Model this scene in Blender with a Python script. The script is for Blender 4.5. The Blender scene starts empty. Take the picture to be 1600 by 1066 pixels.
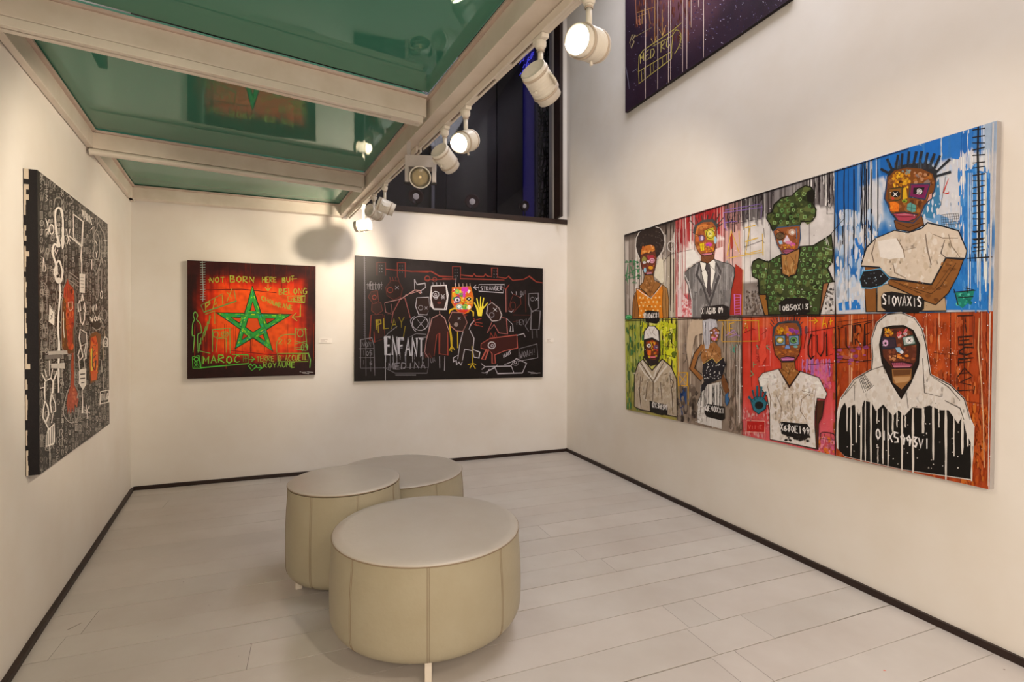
import bpy, bmesh, math, random
from mathutils import Vector, Matrix
random.seed(7)
sc = bpy.context.scene
COL = sc.collection
R = math.radians

# ---------------------------------------------------------------- camera
F = 800.0; CX = 800.0; CY = 518.0; EYE = 1.4     # focal length and horizon in pixels of a 1600 px frame
cam_d = bpy.data.cameras.new('camera'); cam = bpy.data.objects.new('camera', cam_d); COL.objects.link(cam)
cam.location = (0, 0, EYE); cam.rotation_euler = (R(90), 0, 0)
cam_d.sensor_width = 36; cam_d.lens = 18.0; cam_d.shift_y = -(533 - CY) / 1600; cam_d.clip_start = 0.05
sc.camera = cam

# ---------------------------------------------------------------- world, exposure
w = bpy.data.worlds.new('world'); sc.world = w; w.use_nodes = True
w.node_tree.nodes['Background'].inputs[0].default_value = (1.0, 0.83, 0.67, 1)
w.node_tree.nodes['Background'].inputs[1].default_value = 1.25
sc.view_settings.view_transform = 'Standard'; sc.view_settings.look = 'None'
sc.view_settings.exposure = -0.12; sc.view_settings.gamma = 1.0
try: sc.view_settings.use_curve_mapping = False
except Exception: pass

# large soft fill lights, added without fixtures: high in the void and behind the viewer
def area(name, loc, rot, sx, sy, power, color):
    d = bpy.data.lights.new(name, 'AREA'); d.shape = 'RECTANGLE'; d.size = sx; d.size_y = sy
    d.energy = power; d.color = color
    o = bpy.data.objects.new(name, d); COL.objects.link(o); o.location = loc; o.rotation_euler = rot
    return o
area('void_fill_light', (1.15, 2.6, 5.3), (0, 0, R(21)), 0.9, 3.6, 105, (0.93, 0.91, 0.97))
area('rear_fill_light', (-0.4, -2.2, 2.55), (R(25), 0, 0), 2.6, 1.6, 300, (1.0, 0.83, 0.66))

def spot(name, loc, aim, power, angle):
    d = bpy.data.lights.new(name, 'SPOT'); d.energy = power; d.spot_size = R(angle); d.spot_blend = .8; d.color = (1.0, .84, .66); d.shadow_soft_size = .08
    o = bpy.data.objects.new(name, d); COL.objects.link(o); o.location = loc
    o.rotation_euler = (Vector(aim) - Vector(loc)).to_track_quat('-Z', 'Y').to_euler()
spot('left_floor_fill', (.95, .35, 2.35), (-1.75, 1.7, 0), 90, 58)      # unseen fill light, added to brighten the left side of the floor

# ---------------------------------------------------------------- helpers
def s2l(c): 
    c = c / 255.0
    return c / 12.92 if c <= 0.04045 else ((c + 0.055) / 1.055) ** 2.4
def hexc(h):
    h = h.lstrip('#')
    if len(h) == 3: h = ''.join(x * 2 for x in h)
    return tuple(s2l(int(h[i:i + 2], 16)) for i in (0, 2, 4))

def tag(o, label=None, cat=None, group=None, kind=None):
    if label: o['label'] = label
    if cat: o['category'] = cat
    if group: o['group'] = group
    if kind: o['kind'] = kind
    return o
def empty(name, loc, rz=0.0):
    o = bpy.data.objects.new(name, None); COL.objects.link(o); o.location = loc; o.rotation_euler = (0, 0, rz)
    o.empty_display_size = 0.1
    return o

class MB:
    """collects faces, links them as one mesh object"""
    def __init__(s): s.v = []; s.f = []; s.c = []; s.sm = []; s.mi = []
    def add(s, vs, fs, col=None, smooth=False, mi=0):
        b = len(s.v); s.v += [tuple(v) for v in vs]
        for f in fs: s.f.append([b + i for i in f]); s.c.append(col); s.sm.append(smooth); s.mi.append(mi)
    def box(s, lo, hi, M=None, col=None, mi=0):
        x0, y0, z0 = lo; x1, y1, z1 = hi
        vs = [Vector(p) for p in ((x0,y0,z0),(x1,y0,z0),(x1,y1,z0),(x0,y1,z0),(x0,y0,z1),(x1,y0,z1),(x1,y1,z1),(x0,y1,z1))]
        if M: vs = [M @ v for v in vs]
        s.add(vs, [(0,3,2,1),(4,5,6,7),(0,1,5,4),(1,2,6,5),(2,3,7,6),(3,0,4,7)], col, mi=mi)
    def lathe(s, prof, n=32, M=None, col=None, smooth=True, cap0=False, cap1=False, mi=0, closed=False):
        """prof: list of (r, z) around local z"""
        vs = []
        for r, z in prof:
            for i in range(n):
                a = 2 * math.pi * i / n; vs.append(Vector((r * math.cos(a), r * math.sin(a), z)))
        if M: vs = [M @ v for v in vs]
        fs = []; m = len(prof); rng = m if closed else m - 1
        for k in range(rng):
            k2 = (k + 1) % m
            for i in range(n):
                j = (i + 1) % n; fs.append((k*n+i, k*n+j, k2*n+j, k2*n+i))
        s.add(vs, fs, col, smooth, mi)
        b = len(s.v) - len(vs)
        if cap0: s.f.append([b + i for i in range(n)][::-1]); s.c.append(col); s.sm.append(False); s.mi.append(mi)
        if cap1: s.f.append([b + (m-1)*n + i for i in range(n)]); s.c.append(col); s.sm.append(False); s.mi.append(mi)
    def tube(s, pts, r, n=8, col=None, caps=True, closed=False, mi=0):
        pts = [Vector(p) for p in pts]; m = len(pts); rings = []
        up = None
        for i, p in enumerate(pts):
            if closed: t = (pts[(i+1) % m] - pts[i-1]).normalized()
            else: t = (pts[min(i+1, m-1)] - pts[max(i-1, 0)]).normalized()
            if up is None:
                up = Vector((0, 0, 1)) if abs(t.z) < .9 else Vector((1, 0, 0))
            a = t.cross(up).normalized(); b = a.cross(t).normalized(); up = b
            rr = r[i] if isinstance(r, (list, tuple)) else r
            rings.append([p + a * (rr * math.cos(2*math.pi*k/n)) + b * (rr * math.sin(2*math.pi*k/n)) for k in range(n)])
        vs = [v for q in rings for v in q]; fs = []
        for i in range(m if closed else m - 1):
            i2 = (i + 1) % m
            for k in range(n):
                k2 = (k + 1) % n; fs.append((i*n+k, i*n+k2, i2*n+k2, i2*n+k))
        s.add(vs, fs, col, True, mi)
        if caps and not closed:
            b = len(s.v) - len(vs)
            s.f.append([b + k for k in range(n)][::-1]); s.c.append(col); s.sm.append(False); s.mi.append(mi)
            s.f.append([b + (m-1)*n + k for k in range(n)]); s.c.append(col); s.sm.append(False); s.mi.append(mi)
    def prism(s, prof, a, b, col=None, mi=0, up=Vector((0,0,1))):
        """extrude the (offset sideways, z) profile from a to b; sideways = right of a->b"""
        a = Vector(a); b = Vector(b); t = (b - a); t.z = 0; t.normalize(); side = t.cross(up)
        n = len(prof)
        vs = [a + side*x + up*z for x, z in prof] + [b + side*x + up*z for x, z in prof]
        fs = [tuple(range(n)), tuple(range(2*n-1, n-1, -1))] + [(i, i+n, (i+1) % n + n, (i+1) % n) for i in range(n)]
        s.add(vs, fs, col, mi=mi)
    def build(s, name, mat, parent=None, loc=None, rot=None, fix=True):
        me = bpy.data.meshes.new(name); me.from_pydata(s.v, [], s.f)
        mats = mat if isinstance(mat, (list, tuple)) else [mat]
        for m in mats: me.materials.append(m)
        me.polygons.foreach_set('use_smooth', s.sm)
        me.polygons.foreach_set('material_index', s.mi)
        if any(c is not None for c in s.c):
            at = me.color_attributes.new('Col', 'FLOAT_COLOR', 'CORNER')
            buf = []
            for f, c in zip(s.f, s.c):
                c = c or (1, 1, 1); buf += [c[0], c[1], c[2], 1.0] * len(f)
            at.data.foreach_set('color', buf)
        me.update()
        if fix:
            bm = bmesh.new(); bm.from_mesh(me); bmesh.ops.recalc_face_normals(bm, faces=bm.faces); bm.to_mesh(me); bm.free()
        o = bpy.data.objects.new(name, me); COL.objects.link(o)
        if parent: o.parent = parent
        if loc is not None: o.location = loc
        if rot is not None: o.rotation_euler = rot
        return o
def bevel(o, wd, seg=2):
    m = o.modifiers.new('bevel', 'BEVEL'); m.width = wd; m.segments = seg; m.limit_method = 'ANGLE'; m.angle_limit = R(40)
    return o

# ---------------------------------------------------------------- materials
def mat(name, col, rough=0.6, spec=0.5, metal=0.0, noise=0.0, nscale=6.0, bump=0.0, bscale=60.0, emit=None, estr=0.0,
        coat=0.0, attr=False, ior=None, trans=0.0, tint=None, detail=4.0):
    m = bpy.data.materials.new(name); m.use_nodes = True; nt = m.node_tree; N = nt.nodes; L = nt.links
    b = N['Principled BSDF']
    b.inputs['Roughness'].default_value = rough; b.inputs['Metallic'].default_value = metal
    b.inputs['Specular IOR Level'].default_value = spec; b.inputs['Coat Weight'].default_value = coat
    b.inputs['Coat Roughness'].default_value = 0.12
    if ior: b.inputs['IOR'].default_value = ior
    b.inputs['Transmission Weight'].default_value = trans
    base = (*col, 1.0)
    tc = N.new('ShaderNodeTexCoord')
    src = None
    if attr:
        a = N.new('ShaderNodeAttribute'); a.attribute_name = 'Col'; src = a.outputs['Color']
    if noise > 0:
        nz = N.new('ShaderNodeTexNoise'); nz.inputs['Scale'].default_value = nscale; nz.inputs['Detail'].default_value = detail
        nz.inputs['Roughness'].default_value = 0.6
        L.new(tc.outputs['Object'], nz.inputs['Vector'])
        rp = N.new('ShaderNodeValToRGB'); L.new(nz.outputs['Fac'], rp.inputs['Fac'])
        t = tint or (1, 1, 1)
        rp.color_ramp.elements[0].position = 0.3; rp.color_ramp.elements[1].position = 0.7
        rp.color_ramp.elements[0].color = ((1-noise)*t[0], (1-noise)*t[1], (1-noise)*t[2], 1)
        rp.color_ramp.elements[1].color = (1, 1, 1, 1)
        mx = N.new('ShaderNodeMix'); mx.data_type = 'RGBA'; mx.blend_type = 'MULTIPLY'; mx.inputs['Factor'].default_value = 1
        if src: L.new(src, mx.inputs['A'])
        else: mx.inputs['A'].default_value = base
        L.new(rp.outputs['Color'], mx.inputs['B'])
        L.new(mx.outputs['Result'], b.inputs['Base Color'])
    elif src: L.new(src, b.inputs['Base Color'])
    else: b.inputs['Base Color'].default_value = base
    if bump > 0:
        nb = N.new('ShaderNodeTexNoise'); nb.inputs['Scale'].default_value = bscale; nb.inputs['Detail'].default_value = 3
        L.new(tc.outputs['Object'], nb.inputs['Vector'])
        bp = N.new('ShaderNodeBump'); bp.inputs['Strength'].default_value = bump; bp.inputs['Distance'].default_value = 0.01
        L.new(nb.outputs['Fac'], bp.inputs['Height']); L.new(bp.outputs['Normal'], b.inputs['Normal'])
    if emit:
        b.inputs['Emission Color'].default_value = (*emit, 1); b.inputs['Emission Strength'].default_value = estr
    return m

M_wall   = mat('wall_paint', (0.80, 0.775, 0.745), 0.75, 0.3, noise=0.07, nscale=1.6, bump=0.05, bscale=9, tint=(1, .97, .93))
M_base   = mat('dark_skirting', (0.030, 0.014, 0.010), 0.5, 0.4, noise=0.5, nscale=9, bump=0.2, bscale=20)
M_floor  = mat('painted_boards', (1, 1, 1), 0.34, 0.45, noise=0.13, nscale=2.2, bump=0.05, bscale=12, attr=True, tint=(1, .97, .95))
M_steel  = mat('painted_steel', (0.76, 0.69, 0.62), 0.36, 0.5, noise=0.14, nscale=5, bump=0.06, bscale=14, tint=(1, .97, .92))
M_lip    = mat('bare_lip', (0.66, 0.53, 0.46), 0.5, 0.4, noise=0.2, nscale=14)
M_track  = mat('track_white', (0.74, 0.68, 0.60), 0.35, 0.5, noise=0.08, nscale=12)
M_slot   = mat('track_slot', (0.10, 0.055, 0.035), 0.6, 0.3)
M_spot   = mat('spot_enamel', (0.78, 0.74, 0.66), 0.28, 0.5, noise=0.06, nscale=20)
M_ring   = mat('spot_ring', (0.50, 0.42, 0.34), 0.35, 0.5)
M_lens   = mat('spot_lens_lit', (0.9, 0.85, 0.75), 0.1, 0.5, emit=(1.0, 0.86, 0.62), estr=22)
M_lensoff= mat('spot_lens', (0.75, 0.68, 0.50), 0.12, 0.6, emit=(1.0, 0.75, 0.4), estr=0.5)
M_card   = mat('card', (0.86, 0.82, 0.78), 0.6, 0.3)
M_cardtx = mat('card_print', (0.42, 0.36, 0.34), 0.7, 0.2)
M_leather= mat('cream_leather_shaded', (0.375, 0.335, 0.24), 0.45, 0.45, noise=0.07, nscale=5, bump=0.10, bscale=45, tint=(1, .98, .94))  # side leather, darkened to hold the shade on the ottoman sides
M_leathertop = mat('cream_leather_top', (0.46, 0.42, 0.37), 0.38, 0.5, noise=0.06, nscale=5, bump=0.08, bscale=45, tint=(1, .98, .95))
M_seam   = mat('seam_thread', (0.24, 0.18, 0.12), 0.7, 0.3)
M_leg    = mat('leg_white', (0.72, 0.66, 0.57), 0.5, 0.4)
M_black  = mat('black_gloss', (0.012, 0.010, 0.012), 0.25, 0.5)

# ---------------------------------------------------------------- planes of the place
def ray(px, py): return Vector(((px - CX) / F, 1.0, (CY - py) / F))
class Plane:
    """vertical plane through p with horizontal direction d; n points to the room"""
    def __init__(s, p, d, n):
        s.p = Vector((p[0], p[1], 0)); s.d = Vector((d[0], d[1], 0)).normalized()
        s.n = Vector((s.d.y, -s.d.x, 0))
        if s.n.dot(Vector((n[0], n[1], 0))) < 0: s.n = -s.n
    def hit(s, px, py, off=0.0):
        r = ray(px, py); e = Vector((0, 0, EYE)); q = s.p + s.n * off
        t = (q - e).dot(s.n) / r.dot(s.n)
        return e + r * t
    def at(s, t, z, off=0.0): 
        v = s.p + s.d * t + s.n * off; v.z = z; return v
def onz(px, py, z):
    r = ray(px, py); t = (z - EYE) / r.z
    return Vector((0, 0, EYE)) + r * t

LC = Vector((-3.353, 4.505, 0))                    # left back corner
RC = Vector((0.640, 5.985, 0))                     # right back corner
P_back  = Plane(LC, RC - LC, (0, -1))
P_left  = Plane(LC, (1.334, -2.474), (1, 0))
P_right = Plane(RC, (1.506, -3.85), (-1, 0))
bd = P_back.d; ld = P_left.d; rd = P_right.d
# ================================================================ the room shell
NEAR = 7.2
LN = LC + ld * 6.6; RN = RC + rd * 8.6
def wall_slab(mb, a, b, z0, z1, nrm, th=0.15, col=None):
    a = Vector(a); b = Vector(b); back = -nrm * th
    vs = [a, b, b + back, a + back]
    pts = [Vector((v.x, v.y, z0)) for v in vs] + [Vector((v.x, v.y, z1)) for v in vs]
    mb.add(pts, [(0,1,2,3),(4,7,6,5),(0,4,5,1),(1,5,6,2),(2,6,7,3),(3,7,4,0)], col)
ZT = 5.75; ZL = 2.648
m = MB(); wall_slab(m, LC, LN, 0, ZT, P_left.n);  tag(m.build('wall_left', M_wall), kind='structure')
m = MB(); wall_slab(m, RC, RN, 0, ZT, P_right.n); tag(m.build('wall_right', M_wall), kind='structure')
# back wall: solid below the ledge, and a pier beside the window
jamb = P_back.hit(870, 340); tj = (jamb - P_back.p).dot(bd); tR = (RC - LC).length
m = MB(); wall_slab(m, LC, RC, 0, ZL, P_back.n, 0.22)
wall_slab(m, P_back.at(tj, 0), RC, ZL, ZT, P_back.n, 0.22)
tag(m.build('wall_back', M_wall), kind='structure')
# ceiling of the double-height void
m = MB(); 
vs = [P_left.at(-0.4, ZT), P_back.at(tR + .3, ZT, -.3), RN + Vector((0, 0, ZT)), LN + Vector((0, 0, ZT))]
m.add(vs + [v + Vector((0,0,.1)) for v in vs], [(0,1,2,3),(7,6,5,4),(0,4,5,1),(1,5,6,2),(2,6,7,3),(3,7,4,0)])
tag(m.build('ceiling', M_wall), kind='structure')

# floor of painted boards running parallel to the back wall
def floor_build():
    m = MB(); rnd = random.Random(3)
    y_at = [5.85, 5.65, 5.46, 5.27, 5.08, 4.89, 4.70, 4.505, 4.33, 4.148, 3.937, 3.73, 3.56, 3.388, 3.213, 3.014, 2.82, 2.626, 2.428, 2.23]
    while y_at[-1] > -3.4: y_at.append(y_at[-1] - 0.198)
    pd = Vector((1, 0.387, 0)).normalized(); pn = Vector((pd.y, -pd.x, 0))     # along, towards the viewer
    o = RC
    def rowpos(y):                       # distance from the back corner measured square to the boards
        t = (o.y - y) / -rd.y; return (o + rd * t - o).dot(pn)
    rows = [-0.25] + [rowpos(y) for y in y_at]
    g = 0.0030
    # the dark bed under the gaps
    a = -9.0; b = 3.5
    def P(s_, t_, z): return o + pd * s_ + pn * t_ + Vector((0, 0, z))
    bed = (0.050, 0.030, 0.022)
    m.add([P(a, rows[0], -0.004), P(b, rows[0], -0.004), P(b, rows[-1], -0.004), P(a, rows[-1], -0.004)], [(0, 3, 2, 1)], bed)
    m.add([P(a, rows[0], -0.06), P(b, rows[0], -0.06), P(b, rows[-1], -0.06), P(a, rows[-1], -0.06)], [(0, 1, 2, 3)], bed)
    # butt joints read off the photograph: row index -> joints given by floor pixels
    jt = {}
    for px, py in [(850, 830), (900, 862), (1075, 985), (1051, 960), (1180, 1042), (1150, 1060), (1082, 937), (1170, 970), (960, 890), (100, 1000)]:
        q = onz(px, py, 0) - o; s_ = q.dot(pd); t_ = q.dot(pn)
        for i in range(len(rows) - 1):
            if rows[i] <= t_ < rows[i+1]: jt.setdefault(i, []).append(s_)
    for i in range(len(rows) - 1):
        js = jt.get(i) or ([-1.2 - rnd.random() * 3.4] if rnd.random() < .45 else [-6.5])
        js = sorted([a] + js + [b])
        g1 = g * rnd.choice([0.5, 0.7, 1.0, 1.3, 1.5])
        for k in range(len(js) - 1):
            v = 0.585 + rnd.uniform(-0.022, 0.022); wv = rnd.uniform(-0.006, 0.010)
            c = (v * 1.0, v * (0.940 + wv), v * (0.885 + wv))
            gj = g * 0.28; z = rnd.uniform(-0.0006, 0.0)
            n = 14; top = []; bot = []
            for q in range(n + 1):
                s_ = js[k] + gj + (js[k+1] - js[k] - 2 * gj) * q / n
                top.append(P(s_, rows[i] + g1 * rnd.uniform(.1, 1.25), z)); bot.append(P(s_, rows[i+1] - g1 * rnd.uniform(.1, 1.1), z))
            low = [p - Vector((0, 0, .004)) for p in bot]; lowt = [p - Vector((0, 0, .004)) for p in top]
            m.add(top + bot + low + lowt, [(q, q+n+1, q+n+2, q+1) for q in range(n)] + [(q+n+1, q+2*n+2, q+2*n+3, q+n+2) for q in range(n)]
                  + [(q, q+1, q+3*n+4, q+3*n+3) for q in range(n)], c)
    # chips and specks of worn paint
    for _ in range(150):
        s_ = rnd.uniform(-4.2, 1.5); t_ = rnd.uniform(0.3, 5.0); r = rnd.uniform(.001, .0035)
        if rnd.random() < .35: t_ = rows[min(range(len(rows)), key=lambda i: abs(rows[i] - t_))] + rnd.uniform(-.006, .006); r *= 1.2
        m.add([P(s_ + r * math.cos(q) * rnd.uniform(.6, 1.5), t_ + r * math.sin(q) * rnd.uniform(.6, 1.2), 0.0004) for q in [x * math.pi / 3 for x in range(6)]],
              [tuple(range(6))], (0.16, 0.11, 0.09))
    q = onz(1382, 1048, 0); r = .006
    m.add([q + Vector((r * math.cos(x), r * .5 * math.sin(x), .0006)) for x in [k * math.pi / 4 for k in range(8)]], [tuple(range(8))], (0.75, 0.09, 0.03))
    q = onz(104, 985, 0); 
    m.add([q + Vector(p) for p in ((0,0,.0005),(.018,.06,.0005),(.022,.06,.0005),(.006,0,.0005))], [(0,1,2,3)], (0.12, 0.08, 0.05))
    o_ = m.build('floor', M_floor, fix=False); tag(o_, kind='structure')
floor_build()

# skirting: thin dark boards
def skirting(name, a, b, n, h=0.030, th=0.012, wob=0.004):
    m = MB(); rnd = random.Random(len(name)); L = (b - a).length; t = (b - a).normalized(); k = int(L / 0.35) + 1
    up = []
    for i in range(k + 1):
        p = a + t * (L * i / k); hh = h + rnd.uniform(-wob, wob) * .6; tt = th + rnd.uniform(0, wob)
        up.append([p + Vector((0,0,.0)), p + Vector((0,0,hh)), p + n * tt + Vector((0,0,hh)), p + n * tt])
    vs = [v for r_ in up for v in r_]; fs = []
    for i in range(k):
        for j in range(4):
            j2 = (j + 1) % 4; fs.append((i*4+j, i*4+j2, i*4+4+j2, i*4+4+j))
    fs += [(0,1,2,3), tuple(k*4 + j for j in (3,2,1,0))]
    m.add(vs, fs); tag(m.build(name, M_base), kind='structure')
skirting('baseboard_left', LC + ld * .012, LN, P_left.n, 0.026, 0.020)
skirting('baseboard_back', LC + bd * .02, RC - bd * .015, P_back.n, 0.034, 0.012)
skirting('baseboard_right', RC, RN, P_right.n, 0.034, 0.015)

# ledge under the dark window and its frame
m = MB(); a = P_back.at(0.35, ZL); b = P_back.at(tR, ZL)
m.prism([(0.02, 0.0), (0.02, 0.055), (-0.22, 0.055), (-0.22, 0.0)], a, b)
tag(bevel(m.build('window_1_ledge', M_base), .004), kind='structure')
for o_ in [bpy.data.objects['window_1_ledge']]: o_.name = 'trim_1'
m = MB()
m.box((-0.018, -0.16, 0), (0.018, 0.0, ZT - ZL - .055), Matrix.Translation(P_back.at(tj - .018, ZL + .055)) @ Matrix.Rotation(math.atan2(bd.y, bd.x), 4, 'Z') @ Matrix.Rotation(0, 4, 'Z'))
m2 = Matrix.Translation(P_back.at(0.45, ZL + .055)) @ Matrix.Rotation(math.atan2(bd.y, bd.x), 4, 'Z')
fr = m.build('window_1', M_base); tag(fr, kind='structure')
M_glass = mat('window_glass', (0.55, 0.55, 0.6), 0.02, 0.5, trans=1.0, ior=1.22)
m = MB(); MB_ = Matrix.Translation(P_back.at(0.45, ZL + .055, -.07)) @ Matrix.Rotation(math.atan2(bd.y, bd.x), 4, 'Z')
m.box((0, -.004, 0), (tj - .45 - .036, .004, ZT - ZL - .06), MB_)
m.build('window_pane', M_glass, fr)

# ---- what stands behind the dark window: panels, a lattice, a blue lit strip
BK = 0.62                                   # how far behind the wall face
def bpos(px, py, off=-BK): return P_back.hit(px, py, off)
def bt(px, off=-BK): return (bpos(px, 300, off) - P_back.p).dot(bd)
RB = Matrix.Rotation(math.atan2(bd.y, bd.x), 4, 'Z')
def bpanel(name, x0, x1, z0, z1, off, th, material, label, cat, group=None):
    t0, t1 = bt(x0, off), bt(x1, off)
    base = P_back.at((t0 + t1) / 2, 0, off); h = (t1 - t0) / 2
    m = MB(); m.box((-h, 0, z0), (h, th, z1)); o = m.build(name, material); o.matrix_world = Matrix.Translation(base) @ RB
    return tag(o, label, cat, group)
ms1 = mat('slate_board', (0.020, 0.017, 0.026), 0.5, 0.4, noise=.4, nscale=4)
ms2 = mat('dark_board', (0.005, 0.004, 0.007), 0.45, 0.4, noise=.4, nscale=4)
ms3 = mat('red_black_board', (0.014, 0.006, 0.006), 0.4, 0.5, noise=.7, nscale=7)
ms4 = mat('charcoal_board', (0.012, 0.010, 0.012), 0.5, 0.4, noise=.4, nscale=5)
mblue = mat('blue_lit_strip', (0.02, 0.015, 0.12), 0.5, 0.4, emit=(0.04, 0.025, 0.50), estr=0.10)
mbar = mat('grey_bar', (0.30, 0.30, 0.36), 0.4, 0.5)
mnb = mat('navy_board', (0.030, 0.030, 0.070), 0.5, 0.4)
m = MB(); m.box((-1.6, 0, 0), (tR + 1.0, .06, ZT + .3)); o_ = m.build('wall_outside', ms2); o_.matrix_world = Matrix.Translation(P_back.at(0, 0, -BK - .12)) @ RB; tag(o_, kind='structure')
m = MB(); m.box((tj + .25, .24, 0), (tj + .31, BK + .1, ZT + .3)); m.box((-1.6, .24, 0), (-1.54, BK + .1, ZT + .3)); m.box((-1.6, .24, 2.58), (tR + .4, BK + .1, ZL)); m.box((-1.6, 0.24, ZT - .02), (tR + .4, BK + .1, ZT + .05))
o_ = m.build('gap_closure', ms2); o_.matrix_world = Matrix.Translation(P_back.at(0, 0)) @ RB; tag(o_, kind='structure')  # added box, shuts out the world at the gaps behind the window
bpanel('board', 560, 634, ZL, ZT, -BK, .03, ms1, 'slate grey board behind the dark window, at its left end', 'board')
bpanel('board', 680, 697, ZL, ZT, -BK, .03, ms1, 'narrow slate board behind the window, right of the thin grey bar', 'board')
bpanel('bar', 674.5, 679, ZL, ZT, -BK, .05, mbar, 'thin pale grey upright bar behind the dark window', 'bar')
bpanel('canvas', 698, 775, ZL, ZT, -BK, .03, ms3, 'tall dark red and black canvas behind the window', 'painting')
bpanel('board', 777, 817, ZL, ZT, -BK, .03, ms4, 'charcoal board behind the window beside the blue strip', 'board')
bpanel('blue_strip', 818, 836, ZL, ZT, -BK, .03, mblue, 'deep blue glowing upright strip behind the dark window', 'panel')
bpanel('bar', 837, 840.5, ZL, ZT, -BK + .16, .05, mnb, 'navy blue upright bar between the blue strip and the black lattice', 'bar')
bpanel('board', 859.5, 874, ZL, ZT, -BK + .16, .03, mnb, 'narrow navy board at the right end of the dark window', 'board')
# lattice
def lattice():
    off = -BK; t0, t1 = bt(841, off), bt(858.5, off); W = t1 - t0; z0 = ZL; z1 = ZT; rnd = random.Random(5)
    root = empty('lattice', P_back.at(t0, ZL, off)); root.rotation_euler = (0, 0, math.atan2(bd.y, bd.x))
    tag(root, 'black wavy metal lattice screen behind the right end of the window', 'lattice')
    m = MB(); m.box((0, .05, 0), (W, .06, z1 - z0)); m.build('backing', mat('lattice_backing', (0.34, 0.30, 0.33), .6), root)
    m = MB()
    for k in range(5):
        x = W * k / 4; pts = []
        for i in range(80):
            z = (z1 - z0) * i / 79; pts.append((x + W * .07 * math.sin(z * 17 + k * 1.7) * (0 if k in (0, 4) else 1), .02 + .01 * math.sin(z * 17), z))
        m.tube(pts, .0105, 6)
    for i in range(44):
        z = (z1 - z0) * (i + .5) / 44; m.tube([(0, .02, z + rnd.uniform(-.02, .02)), (W * .5, .03, z + rnd.uniform(-.03, .03)), (W, .02, z + .03)], .009, 6)
    m.build('strands', M_black, root)
lattice()
# blue strokes of light high up
ms = mat('blue_neon', (0.05, 0.05, 0.5), .5, emit=(0.10, 0.10, 1.0), estr=1.6)
def neon():
    root = empty('neon_scribble', P_back.at(bt(823), 3.9, -BK + .03)); tag(root, 'scribble of bright blue neon strokes high behind the dark window', 'neon light')
    for k, (x0, y0, x1, y1, n_) in enumerate([(812, 100, 832, 72, 1), (817, 106, 838, 80, 1), (824, 94, 842, 70, 1), (812, 118, 826, 100, 1)]):
        a = P_back.hit(x0, y0, -BK + .03); b = P_back.hit(x1, y1, -BK + .03); pts = []
        for i in range(9):
            p = a.lerp(b, i / 8); p.z += .02 * math.sin(i * 2.4); pts.append(p - root.location)
        m = MB(); m.tube(pts, .0035, 6); m.build('neon_tube', ms, root)
neon()
# three round spotlights standing on the ledge behind the pane
mh = mat('dark_red_housing', (0.045, 0.012, 0.014), 0.3, 0.5)
mc = mat('pale_lens', (0.75, 0.68, 0.66), 0.3, 0.5, emit=(1, .9, .85), estr=0.22)
def round_light(px, py, rr, yaw, label):
    off = -.13; p = P_back.hit(px, py, off)
    root = empty('round_spotlight', (p.x, p.y, ZL + .055)); h = p.z - ZL - .055
    tag(root, label, 'spotlight', 'round spotlights on the window ledge')
    d = (Vector((0, 0, EYE)) - p).normalized(); q = d.to_track_quat('Z', 'Y').to_matrix().to_4x4()
    q = Matrix.Rotation(yaw, 4, 'Z') @ q
    T = Matrix.Translation((0, 0, h)) @ q
    m = MB(); m.lathe([(.001, -.05), (rr * .8, -.05), (rr, -.01), (rr, .004), (rr * .82, .008), (rr * .75, -.002), (.001, -.004)], 28, T); m.build('housing', mh, root)
    m = MB(); m.lathe([(.001, .004), (rr * .34, .003), (rr * .40, -.002)], 20, T); m.build('lens', mc, root)
    m = MB(); m.lathe([(.03, 0), (.03, .006), (.008, .010), (.008, max(h - rr * .7, .02))], 16, cap0=True); m.build('foot', M_black, root)
round_light(650, 307, .082, 0, 'round dark red spotlight on the window ledge, below the square framed floodlight')
round_light(738, 315, .082, 0, 'round dark red spotlight on the window ledge in front of the red and black canvas')
round_light(820, 322, .062, R(38), 'round black spotlight on the window ledge beside the blue strip, turned aside')

# ---------------------------------------------------------------- glass floor overhead on steel beams
ZB = 2.535; ZG = 2.652
def K(x, y): return Vector((x, y, 0))
ax0 = K(1.031 - .54 * -1.2, -1.2); ax1 = K(1.031 - .54 * 5.02, 5.02)           # inner face of the long beam
axd = (ax1 - ax0).normalized()
W_b = .10
def beam(name, a, b, prof, parent=None, lip=None, label=None, cat='beam'):
    root = empty(name, ((a + b) / 2).to_3d() + Vector((0, 0, ZB)))
    c = Vector(root.location); m = MB(); m.prism(prof, a + Vector((0,0,ZB)) - c, b + Vector((0,0,ZB)) - c); bevel(m.build('web', M_steel, root), .003)
    if lip:
        m = MB(); m.prism(lip, a + Vector((0,0,ZB)) - c, b + Vector((0,0,ZB)) - c); bevel(m.build('lip', M_lip, root), .002)
    tag(root, label, cat, 'painted steel beams under the glass floor'); return root
# sideways = right of a->b. Long beam: from near to far, right side is away from the glass
beam('ceiling_beam', ax0, ax1, [(0, 0), (0, .098), (W_b, .098), (W_b, .26), (W_b + .01, .26), (W_b + .01, 0)],
     lip=[(-.016, .098), (-.016, .112), (W_b - .002, .112), (W_b - .002, .098)], label='long pale steel beam carrying the track, edge of the glass floor above the room')
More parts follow.
